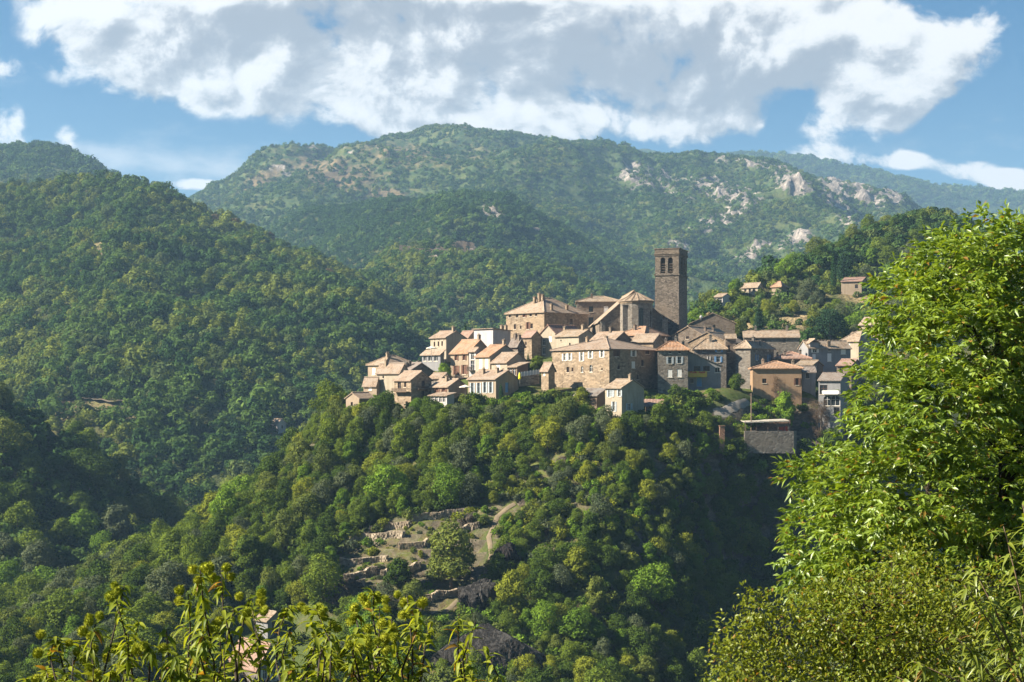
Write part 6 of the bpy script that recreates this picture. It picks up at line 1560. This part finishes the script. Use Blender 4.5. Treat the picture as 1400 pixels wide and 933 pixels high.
# denser sprays lower down
rootp = W(360, 1900, YC+.6); root = empty('chestnut_tree', rootp); tag(root, 'sweet chestnut tree tops with spiky yellow-green burs along the bottom edge', 'tree')
NODES = [(150, 1010), (260, 990), (330, 1000), (430, 980), (400, 1010), (500, 985), (560, 990), (640, 1000), (90, 1020)]
bm = bmesh.new(); Pl, Dl, Nl, Ln_, Wd_ = [], [], [], [], []; burs = []
trunk_pts = [Vector((0, 0, 0)), W(370, 1500, YC+.5)-rootp, W(365, 1200, YC+.4)-rootp]
tube(bm, trunk_pts, [.11, .085, .06], 8)
ND = []
for i, (px, py) in enumerate(NODES):
    q = W(px, py, YC+rng.uniform(-.5, .5))-rootp; ND.append((px, q)); s = trunk_pts[2] if i % 2 else trunk_pts[1].lerp(trunk_pts[2], .6)
    tube(bm, [s, s.lerp(q, .5)+Vector((0, 0, -.12)), q], [.03, .02, .011], 6)
for i, (zx, zy) in enumerate(TIPS):
    px, py = zx/2, 700+zy/2; yy = YC+rng.uniform(-.7, .7); T = W(px, py, yy)-rootp
    nd = min(ND, key=lambda q: abs(q[0]-px))[1]
    mid = nd.lerp(T, .5)+Vector(rng.normal(size=3)*.05)+Vector(((T.x-nd.x)*.12, 0, -.03)); q3 = mid.lerp(T, .55)+Vector(rng.normal(size=3)*.025)
    pts_ = [nd, mid, q3, T]; tube(bm, pts_, [.008, .006, .0045, .0025], 5)
    L_ = (T-nd).length
    for k in range(30):
        u = 1-(rng.random()**1.3)*min(1, .42/L_+.25); seg = u*3; j = min(2, int(seg)); q = pts_[j].lerp(pts_[j+1], seg-j)
        a = k*2.4+rng.uniform(-.3, .3); out_ = np.array([math.cos(a), math.sin(a), 0])
        Pl.append(np.array(q)); Dl.append(out_*.8+np.array([0, 0, rng.uniform(-.75, .75)])); Nl.append(np.array([0, 0, 1])+out_*.25+rng.normal(size=3)*.3)
        Ln_.append(rng.uniform(.055, .10)); Wd_.append(Ln_[-1]*rng.uniform(.27, .36))
    if i < 41 or i % 3 == 0:
        for k in range(rng.integers(2, 5) if i < 36 else rng.integers(1, 3)):
            burs.append(T+Vector((rng.uniform(-.085, .085), rng.uniform(-.06, .06), rng.uniform(-.09, .03))))
Pl, Dl, Nl = map(np.array, (Pl, Dl, Nl))
V, Fq = leaf_mesh(rng, Pl, Dl, Nl, np.array(Ln_), np.array(Wd_), .32, 5, .22)
obj('foliage', mesh_np('foliage', V, Fq, LEAF_CH), root); obj('branch', bm_mesh('branch', bm, M['bark_d'], True), root)
def bur_mesh(seed):
    rg = np.random.default_rng(seed); b = bmesh.new(); bmesh.ops.create_icosphere(b, subdivisions=2, radius=.019)
    d = unit(rg.normal(size=(260, 3)))
    for q in d:
        q = unit(q+rg.normal(size=3)*.12); s = Vector(q).orthogonal().normalized()*.0016; w_ = Vector(q).cross(s).normalized()*.0016; c = Vector(q)*.018; l = rg.uniform(.027, .034)
        v = [b.verts.new(c+s), b.verts.new(c-s*.5+w_), b.verts.new(c-s*.5-w_), b.verts.new(Vector(q)*l)]
        for f in ((0, 1, 3), (1, 2, 3), (2, 0, 3)): b.faces.new([v[k] for k in f])
    return bm_mesh('chestnut_bur', b, BUR)
BM_ = [bur_mesh(k) for k in range(4)]
for i, p in enumerate(burs[:100]):
    o = obj('chestnut_bur', BM_[i % 4], root, p); o.rotation_euler = tuple(rng.uniform(0, 6, 3)); k = rng.uniform(.9, 1.25); o.scale = (k, k, k)
print('burs', len(burs), 'generic trees', len(GEN))

# ------------------------------------------------------------------ air, sky, sun, camera
m, nt, out = newmat('haze_air'); g = N(nt); pv = g.n('ShaderNodeVolumePrincipled')
pv.inputs['Color'].default_value = (.40, .67, 1.0, 1); pv.inputs['Density'].default_value = HAZE; pv.inputs['Anisotropy'].default_value = .1
g.l(pv.outputs[0], out.inputs['Volume'])
bm = bmesh.new(); box(bm, (300, 2520, 345), (2720, 2690, 455)); tag(obj('haze', bm_mesh('haze', bm, m)), kind='stuff')

SUN_EL, SUN_AZ = R(34), math.atan2(-.15, -1.0)      # the sun stands to the left of the valley
sd = Vector((math.cos(SUN_EL)*math.cos(SUN_AZ), math.cos(SUN_EL)*math.sin(SUN_AZ), math.sin(SUN_EL)))
ld = bpy.data.lights.new('sun', 'SUN'); ld.energy = SUN_E; ld.angle = R(.5); ld.color = (1, .90, .74)
lo = bpy.data.objects.new('sun', ld); lo.rotation_euler = sd.to_track_quat('Z', 'Y').to_euler(); lo.location = (-800, 300, 900); COL.objects.link(lo)

world = bpy.data.worlds.new('World'); scene.world = world; world.use_nodes = True
nt = world.node_tree; nt.nodes.clear(); g = N(nt); wo = g.n('ShaderNodeOutputWorld'); bg = g.n('ShaderNodeBackground'); bg.inputs['Strength'].default_value = SKY_S
g.l(bg.outputs[0], wo.inputs['Surface'])
sky = g.n('ShaderNodeTexSky'); sky.sky_type = 'NISHITA'; sky.sun_disc = False; sky.sun_elevation = SUN_EL
sky.sun_rotation = math.atan2(sd.x, sd.y); sky.altitude = 500; sky.air_density = 1.0; sky.dust_density = .4; sky.ozone_density = 1.6
hsv = g.n('ShaderNodeHueSaturation'); hsv.inputs['Saturation'].default_value = 1.52; hsv.inputs['Value'].default_value = .57; g.l(sky.outputs[0], hsv.inputs['Color'])
tc = g.n('ShaderNodeTexCoord'); sx = g.n('ShaderNodeSeparateXYZ'); g.l(tc.outputs['Generated'], sx.inputs[0])
yy = g.math('MAXIMUM', sx.outputs[1], .02)
u = g.math('DIVIDE', sx.outputs[0], yy); v = g.math('DIVIDE', sx.outputs[2], yy)      # bearing and height of each sky direction over the valley
uv = g.n('ShaderNodeCombineXYZ'); g.l(u, uv.inputs[0]); g.l(v, uv.inputs[1])
def cloud_field(off):
    p = g.vmath('ADD', uv.outputs[0], off); q = g.vmath('MULTIPLY', p, (1, 1.25, 1))
    w1 = g.n('ShaderNodeTexNoise', noise_dimensions='2D'); w1.inputs['Scale'].default_value = 7; w1.inputs['Detail'].default_value = 3; g.l(q, w1.inputs['Vector'])
    q = g.vmath('ADD', q, g.vmath('MULTIPLY', g.vmath('SUBTRACT', w1.outputs['Color'], (.5, .5, .5)), (.06, .04, .05)))
    big = g.noise(q, 6.5, 2, .5, d2=True); bil = g.vor(q, 24, 'SMOOTH_F1', True); bil.inputs['Smoothness'].default_value = .8
    b2 = g.vor(q, 58, 'SMOOTH_F1', True); b2.inputs['Smoothness'].default_value = .8
    fine = g.noise(q, 26, 8, .66, d2=True)
    # billows: rounded heads on several scales
    n = g.math('ADD', g.math('MULTIPLY', g.math('SUBTRACT', big, .5), 1.9), g.math('MULTIPLY', g.math('SUBTRACT', .45, bil.outputs['Distance']), .75))
    n = g.math('ADD', n, g.math('MULTIPLY', g.math('SUBTRACT', .42, b2.outputs['Distance']), .38))
    n = g.math('ADD', n, g.math('MULTIPLY', g.math('SUBTRACT', fine, .5), 2.1))
    return n, p
# banks of cloud: centre, radii, weight
def U(px, py): return (px-700)/F, (HZ-py)/F
BANKS = [(120, 35, 80, 60, 1), (170, 85, 70, 40, .9), (260, 105, 75, 42, .95), (300, 40, 150, 70, 1), (400, 120, 90, 42, .9), (480, 60, 160, 80, 1), (510, 155, 80, 32, .85), (640, 60, 180, 80, 1), (600, 175, 90, 28, .7), (720, 165, 120, 34, .75), (820, 80, 170, 85, 1), (860, 178, 90, 28, .8), (970, 165, 75, 34, .85), (990, 60, 160, 75, 1), (1130, 55, 130, 62, 1.0), (1215, 85, 80, 50, .95), (1310, 50, 62, 42, .95), (1350, 25, 36, 34, .8), (1150, 170, 70, 26, .85), (1225, 135, 62, 34, .85), (1270, 105, 50, 30, .7),
         (1150, 212, 80, 16, .75), (1235, 222, 50, 11, .75), (1110, 222, 30, 8, .6), (1320, 232, 36, 14, .85), (1385, 246, 40, 14, .9), (5, 168, 26, 34, .95), (8, 94, 22, 15, .85), (92, 190, 18, 18, .8), (270, 252, 50, 9, .8), (32, 196, 16, 14, .55), (300, -12, 200, 42, .8), (650, -12, 260, 42, .9), (1000, -12, 170, 42, .9), (890, 135, 120, 36, .55), (800, 140, 80, 30, .5), (1290, -20, 50, 22, -.6), (1080, 155, 36, 24, -.5), (1060, 185, 26, 18, -.3), (1320, 160, 60, 30, -.5)]
def banks(p, rows):
    s = None; sp = g.n('ShaderNodeSeparateXYZ'); g.l(p, sp.inputs[0])
    for px, py, rx, ry, w in rows:
        cu, cv = U(px, py)
        a = g.math('MULTIPLY', g.math('SUBTRACT', sp.outputs[0], cu), F/rx); b = g.math('MULTIPLY', g.math('SUBTRACT', sp.outputs[1], cv), F/ry)
        e = g.math('EXPONENT', g.math('MULTIPLY', g.math('MULTIPLY_ADD', a, a, g.math('MULTIPLY', b, b)), -1.15))
        s = g.math('MULTIPLY', e, w) if s is None else g.math('MULTIPLY_ADD', e, w, s)
    return s
def density(off):
    n, p = cloud_field(off)
    b = g.math('MINIMUM', banks(p, BANKS), 1.32)
    # cloud noise only where a bank carries it
    return g.math('MULTIPLY_ADD', n, g.smooth(b, .0, .45), b), n
d0, nA = density((0, 0, 0)); d1, nB = density((-.010, .014, 0))      # second sample a step toward the sun: what stands in the light's way
mask = g.smooth(d0, .26, .90)
rel = g.math('SUBTRACT', d1, d0)
DARKB = [(340, 50, 190, 34, .62), (480, 25, 160, 34, .5), (640, 10, 120, 24, .35), (900, 95, 170, 40, .7), (800, 60, 120, 40, .3), (1030, 130, 90, 34, .5), (930, 150, 90, 16, .4), (1120, 95, 80, 24, .35), (700, 110, 120, 30, .15), (560, 95, 120, 20, .2), (1000, 30, 120, 26, .3), (640, 172, 90, 9, .25), (1200, 150, 60, 10, .25), (1150, 222, 60, 7, .2)]
base = banks(uv.outputs[0], DARKB)
shade = g.math('ADD', g.math('MULTIPLY', base, 1.35), g.math('MULTIPLY', rel, .95))
shade = g.math('ADD', shade, g.math('MULTIPLY', nA, -.30))
shade = g.smooth(g.math('ADD', shade, g.math('MULTIPLY', g.math('SUBTRACT', g.smooth(d0, .4, 1.5), .5), .35)), -.34, 1.0)
ccol = g.ramp(shade, [(0, (1.0, .965, .92)), (.28, (.86, .84, .82)), (.58, (.58, .58, .59)), (1, (.37, .38, .41))])
cb = g.vmath('MULTIPLY', ccol, (CLOUD_K, CLOUD_K, CLOUD_K))
# thin veil low over the valley
veil = g.math('MULTIPLY', g.smooth(g.math('ADD', banks(uv.outputs[0], [(200, 215, 150, 36, .8), (330, 235, 90, 24, .5), (60, 215, 70, 20, .4), (1250, 205, 140, 24, .5)]), g.math('MULTIPLY', g.math('SUBTRACT', g.noise(g.vmath('MULTIPLY', uv.outputs[0], (1, 2.6, 1)), 13, 6, .6, d2=True), .5), 1.5)), .2, 1.1), .62)
mask = g.math('MAXIMUM', mask, veil)
front = g.smooth(sx.outputs[1], .03, .12)
fin = g.mix(g.math('MULTIPLY', mask, front), hsv.outputs[0], cb)
g.l(fin, bg.inputs['Color'])

cam = bpy.data.cameras.new('camera'); cam.sensor_width = 36; cam.lens = 36*F/1400; cam.shift_y = (HZ-466.5)/1400; cam.clip_start = .3; cam.clip_end = 12000
co = bpy.data.objects.new('camera', cam); co.rotation_euler = (R(90), 0, 0); COL.objects.link(co); scene.camera = co
scene.view_settings.view_transform = 'Standard'; scene.view_settings.look = 'None'; scene.view_settings.exposure = EXPO; scene.view_settings.gamma = 1; scene.view_settings.use_curve_mapping = False
scene.render.engine = 'CYCLES'; cy = scene.cycles
cy.use_denoising = True; cy.denoiser = 'OPENIMAGEDENOISE'; cy.max_bounces = 5; cy.diffuse_bounces = 3; cy.glossy_bounces = 2; cy.transmission_bounces = 3; cy.volume_bounces = 0; cy.transparent_max_bounces = 6
cy.use_adaptive_sampling = True; cy.adaptive_threshold = .012
scene.render.use_persistent_data = False
